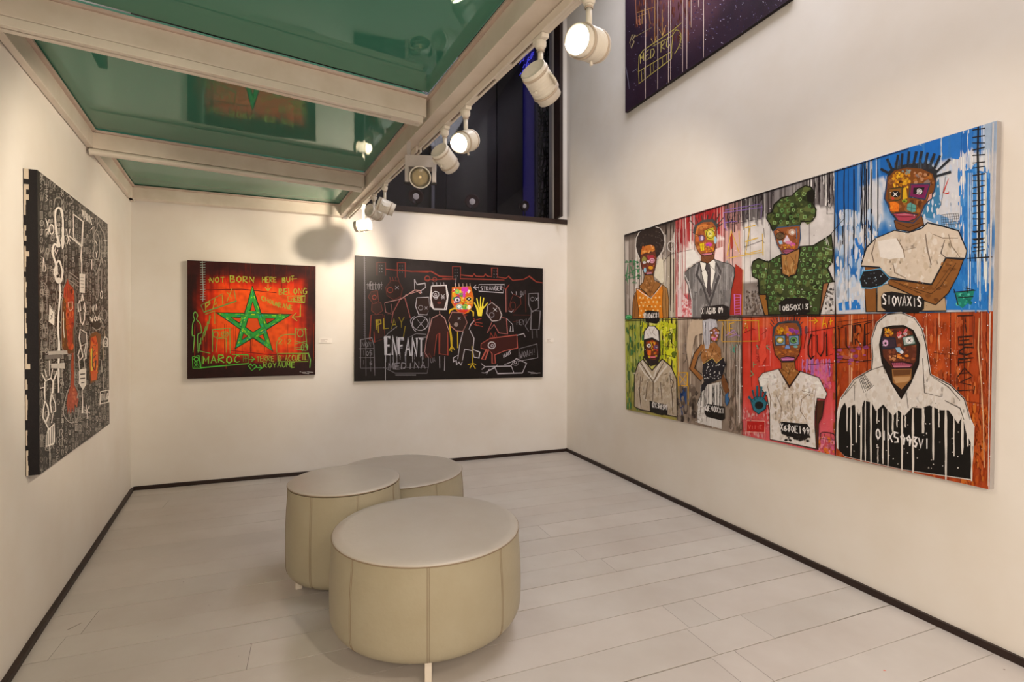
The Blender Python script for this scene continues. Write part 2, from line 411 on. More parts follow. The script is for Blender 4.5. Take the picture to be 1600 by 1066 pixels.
# cross beams a->b from left wall to the long beam; the face towards the viewer is on the right side of a->b
def cross(yl, yr, slope_pts, label):
    a, b = slope_pts
    return beam('ceiling_beam', a, b, [(0, 0), (0, .098), (-.07, .098), (-.07, 0)], lip=[(.014, .098), (.014, .112), (-.084, .112), (-.084, .098)], label=label)
c1a, c1b = K(-1.876, 1.805), K(-.452, 2.710)
c2a, c2b = K(-2.650, 3.130), K(-1.162, 4.030)
cross(0, 0, (c1a, c1b), 'pale steel cross beam nearest the viewer under the green glass')
cross(0, 0, (c2a, c2b), 'pale steel cross beam in the middle of the green glass floor')
c0a, c0b = c1a + (-ld) * -1.75, c1b - axd * 1.75
b0 = LC + P_back.n * .09 + ld * .09; b1 = P_back.at(1.78, 0, .09)
beam('ceiling_beam', b0, b1, [(0, 0), (0, .098), (-.088, .098), (-.088, 0)], lip=[(.014, .098), (.014, .112), (-.088, .112), (-.088, .098)], label='pale steel beam along the back wall at the end of the green glass')
beam('ceiling_beam', LC + P_left.n * .004 + ld * .02, LN + P_left.n * .004, [(0, 0), (0, .098), (-.032, .098), (-.032, 0)],
     lip=[(0, .098), (0, .112), (-.05, .112), (-.05, .098)], label='slim pale steel beam along the left wall holding the green glass')
# glass
def glass_mat():
    m = bpy.data.materials.new('green_glass'); m.use_nodes = True; nt = m.node_tree; b = nt.nodes['Principled BSDF']
    b.inputs['Base Color'].default_value = (0.055, 0.215, 0.155, 1); b.inputs['Roughness'].default_value = 0.03
    b.inputs['IOR'].default_value = 1.62; b.inputs['Specular IOR Level'].default_value = 0.5
    b.inputs['Specular Tint'].default_value = (0.62, 1.0, 0.84, 1)
    return m
M_gg = glass_mat()
def pane(pts, label):
    c = sum(pts, Vector()) / len(pts); m = MB(); n = len(pts)
    vs = [p - c for p in pts] + [p - c + Vector((0, 0, .024)) for p in pts]
    m.add(vs, [tuple(range(n)), tuple(range(2*n-1, n-1, -1))] + [(i, (i+1) % n, (i+1) % n + n, i+n) for i in range(n)])
    o = m.build('glass_pane', M_gg, loc=c + Vector((0, 0, ZG))); tag(o, label, 'glass pane', 'green glass floor panes overhead')
cs = .012
def V0(v): return Vector((v.x, v.y, 0))
lw = lambda y: V0(K(LC.x + (y - LC.y) * ld.x / ld.y, y)) + P_left.n * .01
pane([c2a, V0(b0) + ld * -.02, V0(b1) - bd * .05, c2b + axd * .02], 'green glass pane overhead nearest the back wall')
pane([c1a + (c2a - c1a).normalized() * .03, c2a - (c2a - c1a).normalized() * .03, c2b - axd * .03, c1b + axd * .03], 'green glass pane overhead between the two cross beams')
n0 = lw(-1.3); n1 = K(1.031 + .54 * 1.1, -1.1)
pane([n0, c1a - (c2a - c1a).normalized() * .03, c1b - axd * .03, n1], 'large green glass pane overhead nearest the viewer')

# ---------------------------------------------------------------- lighting tracks
SLOTW = .012
def track(name, a, b, z, label, slots=True, w_=.036, h_=.034, rounded=False):
    """a,b: left edge of the underside; sideways right of a->b"""
    a = Vector((a.x, a.y, z)); b = Vector((b.x, b.y, z)); root = empty(name, (a + b) / 2); c = Vector(root.location)
    tag(root, label, 'lighting track', 'white lighting tracks')
    m = MB()
    if rounded:
        prof = [(w_/2 + w_/2 * math.cos(t), h_/2 + h_/2 * math.sin(t)) for t in [2*math.pi*k/14 for k in range(14)]]
        m.prism(prof, a - c, b - c); m.build('rail', M_track, root)
    else:
        e = (w_ - SLOTW) / 2
        prof = [(0, 0), (e, 0), (e, .012), (e + SLOTW, .012), (e + SLOTW, 0), (w_, 0), (w_, h_), (0, h_)]
        m.prism(prof, a - c, b - c); bevel(m.build('rail', M_track, root), .0015)
        m = MB(); m.prism([(e, .0105), (e, .0118), (e + SLOTW, .0118), (e + SLOTW, .0105)], a - c, b - c); m.build('slot', M_slot, root)
        t = (b - a).normalized()
        if slots:                              # closed lengths of the slot
            L = (b - a).length
            for f0, f1 in slots:
                m = MB(); m.prism([(e, .0002), (e, .008), (e + SLOTW, .008), (e + SLOTW, .0002)], a - c + t * f0 * L, a - c + t * f1 * L)
                m.build('slot_cover', M_track, root)
    return root
TZ = 2.498
def tl(y, off=0.0): return K(1.18 - .552 * y, y) - Vector((axd.y, -axd.x, 0)) * (.036 - off)   # left underside edge
track('light_track', tl(-1.0), tl(3.10), TZ, 'long white track under the long beam, from overhead to the floodlight', slots=[(.64, .705), (.76, .79), (.83, .86), (.90, .92)])
track('light_track', tl(3.14, -.0), tl(5.0), TZ, 'white track under the far end of the long beam, ending at the back wall', slots=[(.05, .12), (.3, .4), (.6, .7)])
u = (c1b - c1a).normalized(); sd = Vector((u.y, -u.x, 0))
track('light_track', c1a + u * .03 - sd * .060, c1b - u * .02 - sd * .060, ZB - .036, 'white track fixed under the nearer cross beam', slots=[(.9, .98)], h_=.034, w_=.062)
u = (c2b - c2a).normalized(); sd = Vector((u.y, -u.x, 0))
track('light_track', c2a + u * .05 - sd * .040, c2b - u * .02 - sd * .040, ZB - .040, 'rounded white rail fixed under the farther cross beam', rounded=True, w_=.05, h_=.040)

# ---------------------------------------------------------------- spotlights
LAMPS = []
def spotlight(px, aim, stem, power, label, lit=True, scale=1.0, blend=.6, angle=50, ybias=None, lampaim=None, flip=1):
    y = ybias or 1.18 / ((px - 800) / 800 + .552)
    base = tl(y) + Vector((axd.y, -axd.x, 0)) * .018
    root = empty('track_spotlight', (base.x, base.y, TZ)); tag(root, label, 'spotlight', 'white spotlights on the long track')
    RZ = Matrix.Rotation(math.atan2(axd.y, axd.x), 4, 'Z'); s = scale
    m = MB(); m.box((-.035, -.016, -.018), (.035, .016, -.001), RZ); m.lathe([(.016, -.045), (.021, -.036), (.022, -.018)], 20, cap0=True, cap1=True)
    bevel(m.build('adapter', M_spot, root), .003)
    hz = -.045 - stem
    m = MB(); m.lathe([(.0115, -.052), (.0135, -.050), (.0135, -.044)], 16, cap0=True, cap1=True)
    m.tube([(0, 0, -.05), (0, 0, hz + .045 * s)], .0105, 12); m.build('stem', M_spot, root)
    m = MB(); m.lathe([(.0125, -.058), (.0145, -.056), (.0145, -.052), (.0125, -.050)], 16); m.build('collar', M_ring, root)
    # head
    head = Vector(root.location) + Vector((0, 0, hz))
    d = (Vector(aim) - head).normalized(); side = d.cross(Vector((0, 0, 1))).normalized(); up = side.cross(d).normalized()
    H = Matrix(((side.x, up.x, d.x, 0), (side.y, up.y, d.y, 0), (side.z, up.z, d.z, 0), (0, 0, 0, 1)))
    T = Matrix.Translation((0, 0, hz)) @ H @ Matrix.Scale(s, 4)
    # yoke: tear shaped plate on one side, from stem to the side of the drum
    m = MB(); sx = .052 * s * flip; pts = []
    top = Vector((0, 0, hz + .052 * s)); ctr = Vector((0, 0, hz)) + side * sx
    sm_ = side * (1 if sx > 0 else -1); th = .007
    prof = [top + sm_ * .004 + Vector((0,0,.008))]
    axis = (ctr - top).normalized(); pl = H.to_3x3() @ Vector((0, 0, 1)); pl = (pl - axis * pl.dot(axis)).normalized()
    ring = []
    for k in range(15):
        a_ = math.pi * (k / 14) ; ring.append(ctr + pl * (.026 * s * math.cos(a_)) + axis * (.026 * s * math.sin(a_)))
    poly = [top + pl * .008] + ring + [top - pl * .008]
    n_ = poly and (axis.cross(pl)).normalized() * th
    k = len(poly); m.add([p + n_ / 2 for p in poly] + [p - n_ / 2 for p in poly], [tuple(range(k)), tuple(range(2*k-1, k-1, -1))] + [(i, (i+1) % k, (i+1) % k + k, i + k) for i in range(k)])
    m.build('yoke', M_spot, root)
    # drum: wide open ring at the back, body, narrower snout to the front (local z = beam)
    m = MB(); m.lathe([(.012, -.034), (.042, -.034), (.046, -.060), (.050, -.058), (.0505, -.042), (.050, .040), (.047, .044), (.047, .072), (.043, .072), (.043, .030), (.012, .020)], 36, T, cap0=True, cap1=True)
    for k in range(6): m.lathe([(.0505, -.030 + .011 * k), (.0520, -.028 + .011 * k), (.0505, -.026 + .011 * k)], 36, T)
    m.build('housing', M_spot, root)
    m = MB(); m.lathe([(.0505, .036), (.0535, .037), (.0535, .044), (.0480, .045)], 36, T); m.lathe([(.0505, -.046), (.053, -.044), (.053, -.038), (.0505, -.036)], 36, T)
    m.build('clamp_ring', M_ring, root)
    m = MB(); m.lathe([(.001, .062), (.03, .0600), (.0425, .056)], 32, T); m.build('lens', M_lens if lit else M_lensoff, root)
    m = MB(); kp = T @ Vector((0, -.050, .0)); kq = T @ Vector((0, -.066, .0)); m.tube([kp, kq], [.004, .006], 8); m.build('screw_knob', M_spot, root)
    if power:
        L = bpy.data.lights.new('spot_beam', 'SPOT'); L.energy = power; L.spot_size = R(angle); L.spot_blend = blend; L.color = (1.0, 0.83, 0.62); L.shadow_soft_size = .018
        lo = bpy.data.objects.new('spot_beam', L); COL.objects.link(lo); lo.parent = root
        dd = d if lampaim is None else (Vector(lampaim) - head).normalized()
        lo.location = Vector((0, 0, hz)) + d * .082 * s; lo.rotation_euler = dd.to_track_quat('-Z', 'Y').to_euler()
    return root
aimL = P_left.hit(110, 420); aimL2 = P_left.hit(170, 420)
aimRed = P_back.hit(425, 400); aimBlk = P_back.hit(700, 400); aimR1 = P_right.hit(1010, 500); aimR2 = P_right.hit(1300, 470)
spotlight(935, (-1.3, -.2, 1.75), .125, 70, 'brightly lit white spotlight nearest the viewer, its glowing lens turned to the left', scale=1.0, lampaim=P_left.hit(40, 520), ybias=1.66, angle=62)
spotlight(851, P_right.hit(1130, 610), .125, 26, 'white spotlight second nearest, seen from behind and aimed at the mugshot portrait painting', lampaim=P_right.hit(1420, 460), scale=1.0, angle=75)
spotlight(733, (-1.2, .4, 1.2), .12, 110, 'white spotlight with a dazzling lens facing left, right of the square floodlight', lampaim=aimL, angle=60)
spotlight(700, P_right.hit(960, 600), .12, 75, 'white ribbed spotlight overlapping the right end of the square floodlight', lampaim=P_right.hit(1030, 400), angle=64, lit=True, flip=-1)
spotlight(605, P_right.hit(1010, 500), .12, 60, 'white spotlight pointing right, nearest of the cluster of three at the far end', lampaim=P_back.hit(790, 420), angle=80)
spotlight(588, P_back.hit(760, 420), .10, 75, 'white spotlight in the middle of the cluster of three at the far end', lampaim=P_back.hit(440, 430), angle=95)
spotlight(571, P_back.hit(300, 400), .135, 45, 'white spotlight pointing left, last in the far cluster next to the back wall', lampaim=P_left.hit(185, 450), angle=80)

# square framed floodlight
def flood():
    M_brk = mat('bracket_grey', (.50, .46, .44), .4, .5, noise=.1, nscale=20)
    y = 3.13; p = K(1.18 - .552 * y, y); c = onz(657, 268, 2.28)
    t = (TZ - EYE) ; c = Vector((0, 0, EYE)) + ray(657, 270) * 2.92
    root = empty('floodlight', (c.x, c.y, c.z)); tag(root, 'square framed white floodlight with a round glass lamp, hanging from the long track', 'floodlight')
    d = (Vector((-.15, 0, 1.25)) - c).normalized(); side = Vector((1, .10, 0)).normalized(); 
    sw = .087
    T = Matrix.Translation((0, 0, 0)) @ Matrix.Rotation(math.atan2(side.y, side.x), 4, 'Z')
    m = MB()
    m.box((-sw, -.012, .030), (sw, .075, .098), T); m.box((-sw, -.012, -.055), (-sw + .022, .040, .032), T); m.box((sw - .022, -.012, -.055), (sw, .040, .032), T)
    bevel(m.build('bracket', M_brk, root), .003)
    m = MB(); m.box((-.080, .035, .099), (-.060, .060, TZ - .003 - c.z), T); m.build('hanger', M_brk, root)
    q = d.to_track_quat('Z', 'Y').to_matrix().to_4x4(); D = Matrix.Translation((.0, -.01, -.028)) @ q
    m = MB(); m.lathe([(.02, -.075), (.045, -.06), (.060, -.010), (.062, .020), (.058, .022), (.054, .012)], 40, D, cap0=True); m.build('lamp_can', M_spot, root)
    m = MB(); m.lathe([(.053, .014), (.044, -.008), (.028, -.026), (.008, -.032)], 36, D); m.build('reflector', mat('flood_reflector', (.42, .41, .39), .25, metal=1.0), root)
    m = MB(); m.lathe([(.001, -.030), (.007, -.022), (.007, -.004), (.001, .002)], 14, D); m.build('filament', mat('filament', (.9, .6, .2), .4, emit=(1, .75, .42), estr=.5), root)
    m = MB(); m.lathe([(.001, .024), (.03, .021), (.056, .014)], 36, D); m.build('front_glass', mat('front_glass', (.95, .95, .9), .03, trans=1, ior=1.2), root)
    for sg in (-1, 1):
        m = MB(); m.tube([T @ Vector((sg * (sw - .004), .01, -.028)), T @ Vector((sg * .05, .01, -.028))], .006, 8); m.build('pivot', M_black, root)
        m = MB(); m.box((sg * (sw - .013) - .017, .0, -.064), (sg * (sw - .013) + .017, .022, -.0555), T); m.build('foot_pad', M_black, root)
flood()

# ---------------------------------------------------------------- ottomans
def ottoman(x, y, r, h, z0, rz, label, nleg=4, nseam=8, bulge=.018, top_dome=.006):
    root = empty('ottoman', (x, y, 0), rz); tag(root, label, 'ottoman', 'round cream leather ottomans')
    def rad(t):                                  # 0 bottom .. 1 top
        return r * 1.0 + bulge * (1 - (2 * t - .75) ** 2 * .55) - .006
    prof = []; hb = h - z0
    for k in range(7):
        a = math.pi / 2 * k / 6; R0 = .075; prof.append((rad(.12) - R0 + R0 * math.sin(a), z0 + R0 * .95 - R0 * .95 * math.cos(a)))
    for k in range(1, 12):
        t = .12 + (.97 - .12) * k / 11; zz = z0 + hb * t; f = rad(t) if t < .93 else None
        prof.append((rad(t) if k < 11 else r + .002, zz if zz > prof[-1][1] else prof[-1][1] + .002))
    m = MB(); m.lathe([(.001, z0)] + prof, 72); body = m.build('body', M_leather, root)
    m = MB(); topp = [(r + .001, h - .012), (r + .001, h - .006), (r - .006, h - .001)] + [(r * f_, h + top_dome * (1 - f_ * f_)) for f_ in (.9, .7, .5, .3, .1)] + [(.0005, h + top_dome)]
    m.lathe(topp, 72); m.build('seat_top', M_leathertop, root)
    m = MB(); m.tube([((r + .0015) * math.cos(a), (r + .0015) * math.sin(a), h - .010) for a in [2*math.pi*k/80 for k in range(80)]], .0028, 6, closed=True); m.build('piping', M_seam, root)
    for k in range(nseam):
        a = 2 * math.pi * k / nseam
        for da in (-.010, .010):
            m = MB(); pts = [((pr + .0004) * math.cos(a + da * .4 / r), (pr + .0004) * math.sin(a + da * .4 / r), pz) for pr, pz in prof[3:]]
            m.tube(pts, .0011, 5); m.build('seam', M_seam, root)
    for k in range(nleg):
        a = 2 * math.pi * k / nleg; rr = r - .055
        T = Matrix.Translation((rr * math.cos(a), rr * math.sin(a), 0)) @ Matrix.Rotation(a, 4, 'Z')
        m = MB(); m.box((-.017, -.014, 0), (.017, .014, z0 + .03), T); bevel(m.build('leg', M_leg, root), .002)
    return root
ottoman(-.396, 2.405, .425, .495, .085, math.atan2(-2.405, .396) + R(.3), 'cream leather ottoman nearest the viewer, wide and round, in front of the other two')
ottoman(-.950, 2.915, .301, .565, .055, math.atan2(-2.9, .946) + R(12), 'narrower tall cream leather ottoman on the left, partly behind the nearest one')
ottoman(-.808, 3.68, .445, .41, .07, 4.7, 'low wide cream ottoman farthest back, half hidden behind the tall one')

# wall labels
def card(pl, x0, y0, x1, y1, label):
    a = pl.hit(x0, y0, .003); b = pl.hit(x1, y1, .003); c = (a + b) / 2; wd = (a.xy - b.xy).length; hh = abs(a.z - b.z)
    root = empty('wall_label', c, math.atan2(pl.d.y, pl.d.x)); tag(root, label, 'wall label', 'small title cards on the back wall')
    m = MB(); m.box((-wd/2, -.003, -hh/2), (wd/2, .0029, hh/2)); m.build('card', M_card, root)
    m = MB()
    for k, f_ in enumerate((.7, .45, .6)):
        m.box((-wd*.42, -.0036, hh*(.28-.24*k)-.002), (-wd*.42 + wd*.8*f_, -.003, hh*(.28-.24*k)+.002))
    m.build('print', M_cardtx, root)
card(P_back, 499, 529, 519, 536, 'small white title card right of the red star painting')
card(P_back, 853, 529, 865, 535, 'small white title card right of the black chalk-drawing painting')
# small marks left on the walls
# ================================================================ paintings
M_paint = mat('canvas_paint', (1, 1, 1), 0.45, 0.25, noise=0.10, nscale=26, bump=0.10, bscale=120, attr=True)
M_paintm = mat('canvas_paint_satin', (1, 1, 1), 0.42, 0.22, noise=0.10, nscale=20, bump=0.08, bscale=120, attr=True)

FONT = {
'A': ['0,1 .5,0 1,1', '.2,.62 .82,.62'], 'B': ['0,1 0,0 .7,.05 .8,.3 .1,.48 .9,.6 .9,.9 0,1'], 'C': ['1,.12 .5,0 .05,.4 .1,.8 .5,1 1,.88'],
'D': ['0,0 0,1 .6,.95 1,.6 .8,.15 0,0'], 'E': ['1,0 0,0 0,1 1,1', '0,.5 .8,.48'], 'F': ['1,0 0,0 0,1', '0,.5 .8,.46'],
'G': ['1,.15 .5,0 0,.4 .1,.9 .6,1 1,.8 1,.55 .6,.55'], 'H': ['0,0 0,1', '1,0 1,1', '0,.5 1,.48'], 'I': ['.5,0 .5,1'],
'J': ['.9,0 .85,.8 .4,1 0,.8'], 'K': ['0,0 0,1', '.9,0 .05,.55 .95,1'], 'L': ['0,0 0,1 .9,1'], 'M': ['0,1 .1,0 .5,.6 .9,0 1,1'],
'N': ['0,1 .05,0 .95,1 1,0'], 'O': ['.5,0 .08,.3 .05,.7 .5,1 .95,.7 .92,.3 .5,0'], 'P': ['0,1 0,0 .8,.05 .9,.35 0,.55'],
'Q': ['.5,0 .05,.4 .2,.95 .8,.95 .95,.4 .5,0', '.6,.7 1,1.1'], 'R': ['0,1 0,0 .8,.05 .85,.35 0,.52 .95,1'], 'S': ['.95,.1 .4,0 .05,.22 .9,.65 .7,.95 0,.95'],
'T': ['0,0 1,0', '.5,0 .5,1'], 'U': ['0,0 .05,.8 .5,1 .95,.8 1,0'], 'V': ['0,0 .5,1 1,0'], 'W': ['0,0 .25,1 .5,.35 .75,1 1,0'],
'X': ['0,0 1,1', '1,0 0,1'], 'Y': ['0,0 .5,.5 1,0', '.5,.5 .5,1'], 'Z': ['0,0 1,0 0,1 1,1'],
'0': ['.5,0 .08,.3 .08,.7 .5,1 .92,.7 .92,.3 .5,0'], '1': ['.5,0 .5,1'], '2': ['0,.2 .5,0 .95,.25 0,1 1,1'], '3': ['0,.05 .9,.05 .4,.42 .95,.65 .7,1 0,.92'],
'4': ['.7,1 .7,0 0,.65 1,.65'], '5': ['.9,0 .1,0 .05,.45 .8,.5 .85,.85 0,1'], '6': ['.8,0 .1,.45 .1,.9 .6,1 .9,.75 .5,.5 .1,.65'],
'8': ['.5,0 .1,.22 .85,.72 .5,1 .1,.75 .85,.25 .5,0'], '9': ['.9,.3 .5,0 .1,.25 .4,.5 .9,.3 .75,1'], '!': ['.5,0 .5,.7', '.5,.9 .5,1'], '+': ['.5,.2 .5,.9', '.1,.55 .9,.55'],
"'": ['.5,0 .5,.2'], '?': ['0,.2 .5,0 .9,.25 .5,.6 .5,.75', '.5,.95 .5,1'], '-': ['0,.5 1,.5'],
}
FONT = {k: [[tuple(float(q) for q in p.split(',')) for p in s_.split()] for s_ in v] for k, v in FONT.items()}

def hsh(i, j, s_=0):
    n = (i * 374761393 + j * 668265263 + s_ * 1274126177) & 0xffffffff
    n = ((n ^ (n >> 13)) * 1274126177) & 0xffffffff
    return ((n ^ (n >> 16)) & 0xffff) / 65535.0
def vn(x, y, s_=0):
    i = math.floor(x); j = math.floor(y); fx = x - i; fy = y - j; fx = fx*fx*(3-2*fx); fy = fy*fy*(3-2*fy)
    return (hsh(i,j,s_)*(1-fx)+hsh(i+1,j,s_)*fx)*(1-fy) + (hsh(i,j+1,s_)*(1-fx)+hsh(i+1,j+1,s_)*fx)*fy
def fbm(x, y, s_=0): return .55*vn(x,y,s_) + .3*vn(x*2.1,y*2.1,s_+1) + .15*vn(x*4.3,y*4.3,s_+2)
def mixc(a, b, t):
    t = 0 if t < 0 else 1 if t > 1 else t
    return tuple(a[i]*(1-t)+b[i]*t for i in range(3))
def rgb(*c): return tuple(c)

KR, KG, KB = 1.0, 1.04, 1.16
def alb(c):
    """pigment of a colour given as 0-255 rgb or hex"""
    if isinstance(c, str):
        c = c.lstrip('#')
        if len(c) == 3: c = ''.join(x*2 for x in c)
        c = tuple(int(c[i:i+2], 16) for i in (0,2,4))
    return (min(.88, s2l(c[0])*KR), min(.88, s2l(c[1])*KG), min(.88, s2l(c[2])*KB))

def clip_poly(pts, quad):
    out = pts
    for i in range(4):
        ax, ay = quad[i]; bx, by = quad[(i+1) % 4]
        ins = lambda p: (bx-ax)*(p[1]-ay) - (by-ay)*(p[0]-ax) >= -1e-9
        if all(ins(p) for p in out): continue
        res = []
        for k in range(len(out)):
            p = out[k]; q = out[(k+1) % len(out)]; ip, iq = ins(p), ins(q)
            if ip: res.append(p)
            if ip != iq:
                d1 = (bx-ax)*(p[1]-ay) - (by-ay)*(p[0]-ax); d2 = (bx-ax)*(q[1]-ay) - (by-ay)*(q[0]-ax); t = d1/(d1-d2)
                res.append((p[0]+(q[0]-p[0])*t, p[1]+(q[1]-p[1])*t))
        out = res
        if len(out) < 3: return []
    return out

class Painting:
    def __init__(s, plane, quad, th, seed=1, dz=1.6e-5):
        s.pl = plane; s.quad = quad; s.th = th; s.k = 1; s.dz = dz; s.m = MB(); s.T(0, 0, 1); s.r = random.Random(seed)
        s.org = plane.hit((quad[0][0]+quad[2][0])/2, (quad[0][1]+quad[2][1])/2, 0.0)
        s.cc = []
    def T(s, ox, oy, sc_): s.ox, s.oy, s.s = ox, oy, sc_
    def px(s, p): return (s.ox + p[0]/s.s, s.oy + p[1]/s.s)
    def h(s, p): return s.pl.hit(p[0], p[1], s.th + s.k * s.dz) - s.org
    def raw(s, pts, col):                         # pts in photograph pixels
        c = clip_poly(pts, s.quad)
        if len(c) >= 3: s.m.add([s.h(p) for p in c], [tuple(range(len(c)))], col)
    def nxt(s): s.k += 1
    def poly(s, pts, col, outline=None, w=4):
        s.nxt(); P = [s.px(p) for p in pts]; s.raw(P, alb(col))
        if outline is not None: s.line(list(pts) + [pts[0]], w, outline)
    def sm(s, pts, closed=False, n=4):            # smooth a line
        out = []; m = len(pts)
        if m < 3: return pts
        for i in range(m if closed else m-1):
            p0 = pts[(i-1) % m] if closed or i > 0 else pts[0]; p1 = pts[i]; p2 = pts[(i+1) % m]; p3 = pts[(i+2) % m] if closed or i+2 < m else pts[-1]
            for k in range(n):
                t = k/n; t2 = t*t; t3 = t2*t
                out.append(tuple(.5*((2*p1[a])+(-p0[a]+p2[a])*t+(2*p0[a]-5*p1[a]+4*p2[a]-p3[a])*t2+(-p0[a]+3*p1[a]-3*p2[a]+p3[a])*t3) for a in (0,1)))
        if not closed: out.append(pts[-1])
        return out
    def stroke(s, P, w, col, var=.25, taper=True):
        """P in photograph pixels, w in photograph pixels"""
        n = len(P)
        if n < 2: return
        L = []; Rr = []
        for i in range(n):
            a = P[max(i-1,0)]; b = P[min(i+1,n-1)]; dx = b[0]-a[0]; dy = b[1]-a[1]; l = math.hypot(dx,dy) or 1e-6
            k = 1.0
            if 0 < i < n-1:
                ax_, ay_ = P[i][0]-a[0], P[i][1]-a[1]; bx_, by_ = b[0]-P[i][0], b[1]-P[i][1]
                la = math.hypot(ax_,ay_) or 1e-6; lb = math.hypot(bx_,by_) or 1e-6; co = (ax_*bx_+ay_*by_)/(la*lb)
                k = min(1/math.sqrt(max((1+co)/2,.12)), 1.7)
            ww = w/2*k*(1+s.r.uniform(-var,var))
            if taper and i in (0,n-1): ww *= .7
            nx, ny = -dy/l*ww, dx/l*ww
            L.append((P[i][0]+nx,P[i][1]+ny)); Rr.append((P[i][0]-nx,P[i][1]-ny))
        for i in range(n-1):
            s.raw([L[i],L[i+1],Rr[i+1],Rr[i]], col)
    def line(s, pts, w, col, smooth=False, var=.25, same=False):
        if not same: s.nxt()
        if smooth: pts = s.sm(pts)
        s.stroke([s.px(p) for p in pts], w/s.s, alb(col), var)
    def lines(s, segs, w, col, smooth=False, var=.25):
        s.nxt()
        for g in segs: s.line(g, w, col, smooth, var, same=True)
    def ell(s, cx, cy, rx, ry, col, outline=None, w=3, n=14, jit=.06):
        pts = [(cx+rx*math.cos(2*math.pi*k/n)*(1+s.r.uniform(-jit,jit)), cy+ry*math.sin(2*math.pi*k/n)*(1+s.r.uniform(-jit,jit))) for k in range(n)]
        s.poly(pts, col, outline, w)
    def ring(s, cx, cy, rx, ry, w, col, n=14):
        s.line([(cx+rx*math.cos(2*math.pi*k/n), cy+ry*math.sin(2*math.pi*k/n)) for k in range(n+1)], w, col)
    def spiral(s, cx, cy, r, w, col, turns=2.2):
        n = int(turns*10); s.line([(cx+r*(k/n)*math.cos(turns*2*math.pi*k/n), cy+r*(k/n)*math.sin(turns*2*math.pi*k/n)) for k in range(n+1)], w, col)
    def xx(s, cx, cy, r, w, col): s.lines([[(cx-r,cy-r),(cx+r,cy+r)],[(cx+r,cy-r),(cx-r,cy+r)]], w, col)
    def blobs(s, n, x0, y0, x1, y1, r0, r1, cols, asp=1.0, layered=3, inside=None):
        for L in range(layered):
            s.nxt()
            for _ in range(n//layered+1):
                x = s.r.uniform(x0,x1); y = s.r.uniform(y0,y1)
                if inside and not inside(x,y): continue
                r = s.r.uniform(r0,r1); k = s.r.randint(5,8); a0 = s.r.random()*6
                pts = [s.px((x+r*math.cos(a0+2*math.pi*q/k)*s.r.uniform(.6,1.2), y+r*asp*math.sin(a0+2*math.pi*q/k)*s.r.uniform(.6,1.2))) for q in range(k)]
                s.raw(pts, alb(s.r.choice(cols)))
    def drips(s, n, x0, x1, ya, yb0, yb1, w, cols, var=.3):
        """vertical runs of paint; ya, yb: start and end, number or function of x"""
        s.nxt(); f = lambda q, x: q(x) if callable(q) else q
        for _ in range(n):
            x = s.r.uniform(x0,x1); a = f(ya,x); b = s.r.uniform(f(yb0,x), f(yb1,x)); k = 7; ww = w*s.r.uniform(.5,1.35)
            pts = [(x+s.r.uniform(-.25,.25)*ww, a+(b-a)*q/k) for q in range(k+1)]
            s.stroke([s.px(p) for p in pts], ww/s.s, alb(s.r.choice(cols)), var)
    def hatch(s, pts0, pts1, n, w, col, jit=2):
        """n lines between segment pts0 and segment pts1"""
        s.nxt()
        for k in range(n):
            t = k/max(n-1,1); a = tuple(pts0[0][i]+(pts0[1][i]-pts0[0][i])*t for i in (0,1)); b = tuple(pts1[0][i]+(pts1[1][i]-pts1[0][i])*t for i in (0,1))
            m_ = ((a[0]+b[0])/2+s.r.uniform(-jit,jit), (a[1]+b[1])/2+s.r.uniform(-jit,jit))
            s.line([a, m_, b], w, col, same=True)
    def text(s, t, x0, y0, x1, y1, h, w, col, jit=.10, gap=.28, mirror=False):
        """baseline (bottom) runs from x0,y0 to x1,y1"""
        s.nxt(); n = len(t); dx = (x1-x0)/n; dy = (y1-y0)/n; c = alb(col)
        for i, ch in enumerate(t):
            if ch == ' ': continue
            bx = x0+dx*i; by = y0+dy*i; cw = dx*(1-gap); hh = h*(1+s.r.uniform(-jit,jit)); jy = s.r.uniform(-jit,jit)*h*.6
            for pl_ in FONT.get(ch, []):
                q = []
                for (u_, v_) in pl_:
                    if mirror: u_ = 1-u_
                    q.append(s.px((bx+cw*(u_+s.r.uniform(-jit,jit)*.5), by+dy*u_+jy-hh*(1-v_)+s.r.uniform(-jit,jit)*hh*.3)))
                s.stroke(q, w/s.s, c)
    def grid(s, quad, nx, ny, fn):
        """smooth ground: fn(u,v,x,y) gives rgb 0-255; quad TL,TR,BR,BL in photograph pixels"""
        s.nxt(); tl_,tr_,br_,bl_ = quad; vs = []; cs_ = []
        for j in range(ny+1):
            for i in range(nx+1):
                u = i/nx; v = j/ny
                x = (tl_[0]*(1-u)+tr_[0]*u)*(1-v)+(bl_[0]*(1-u)+br_[0]*u)*v; y = (tl_[1]*(1-u)+tr_[1]*u)*(1-v)+(bl_[1]*(1-u)+br_[1]*u)*v
                vs.append(s.h((x,y))); c = fn(u,v,x,y); cs_.append(alb(tuple(max(0,min(255,q)) for q in c)))
        fs = [(j*(nx+1)+i,(j+1)*(nx+1)+i,(j+1)*(nx+1)+i+1,j*(nx+1)+i+1) for j in range(ny) for i in range(nx)]
        b = len(s.m.v); s.m.v += [tuple(v) for v in vs]
        for f in fs:
            s.m.f.append([b+i for i in f]); s.m.c.append([cs_[i] for i in f]); s.m.sm.append(False); s.m.mi.append(0)
    def face_patches(s, box, n, cols, asp=1.0, r=(5,12), inside=None):
        s.blobs(n, *box, r[0], r[1], cols, asp, layered=2, inside=inside)
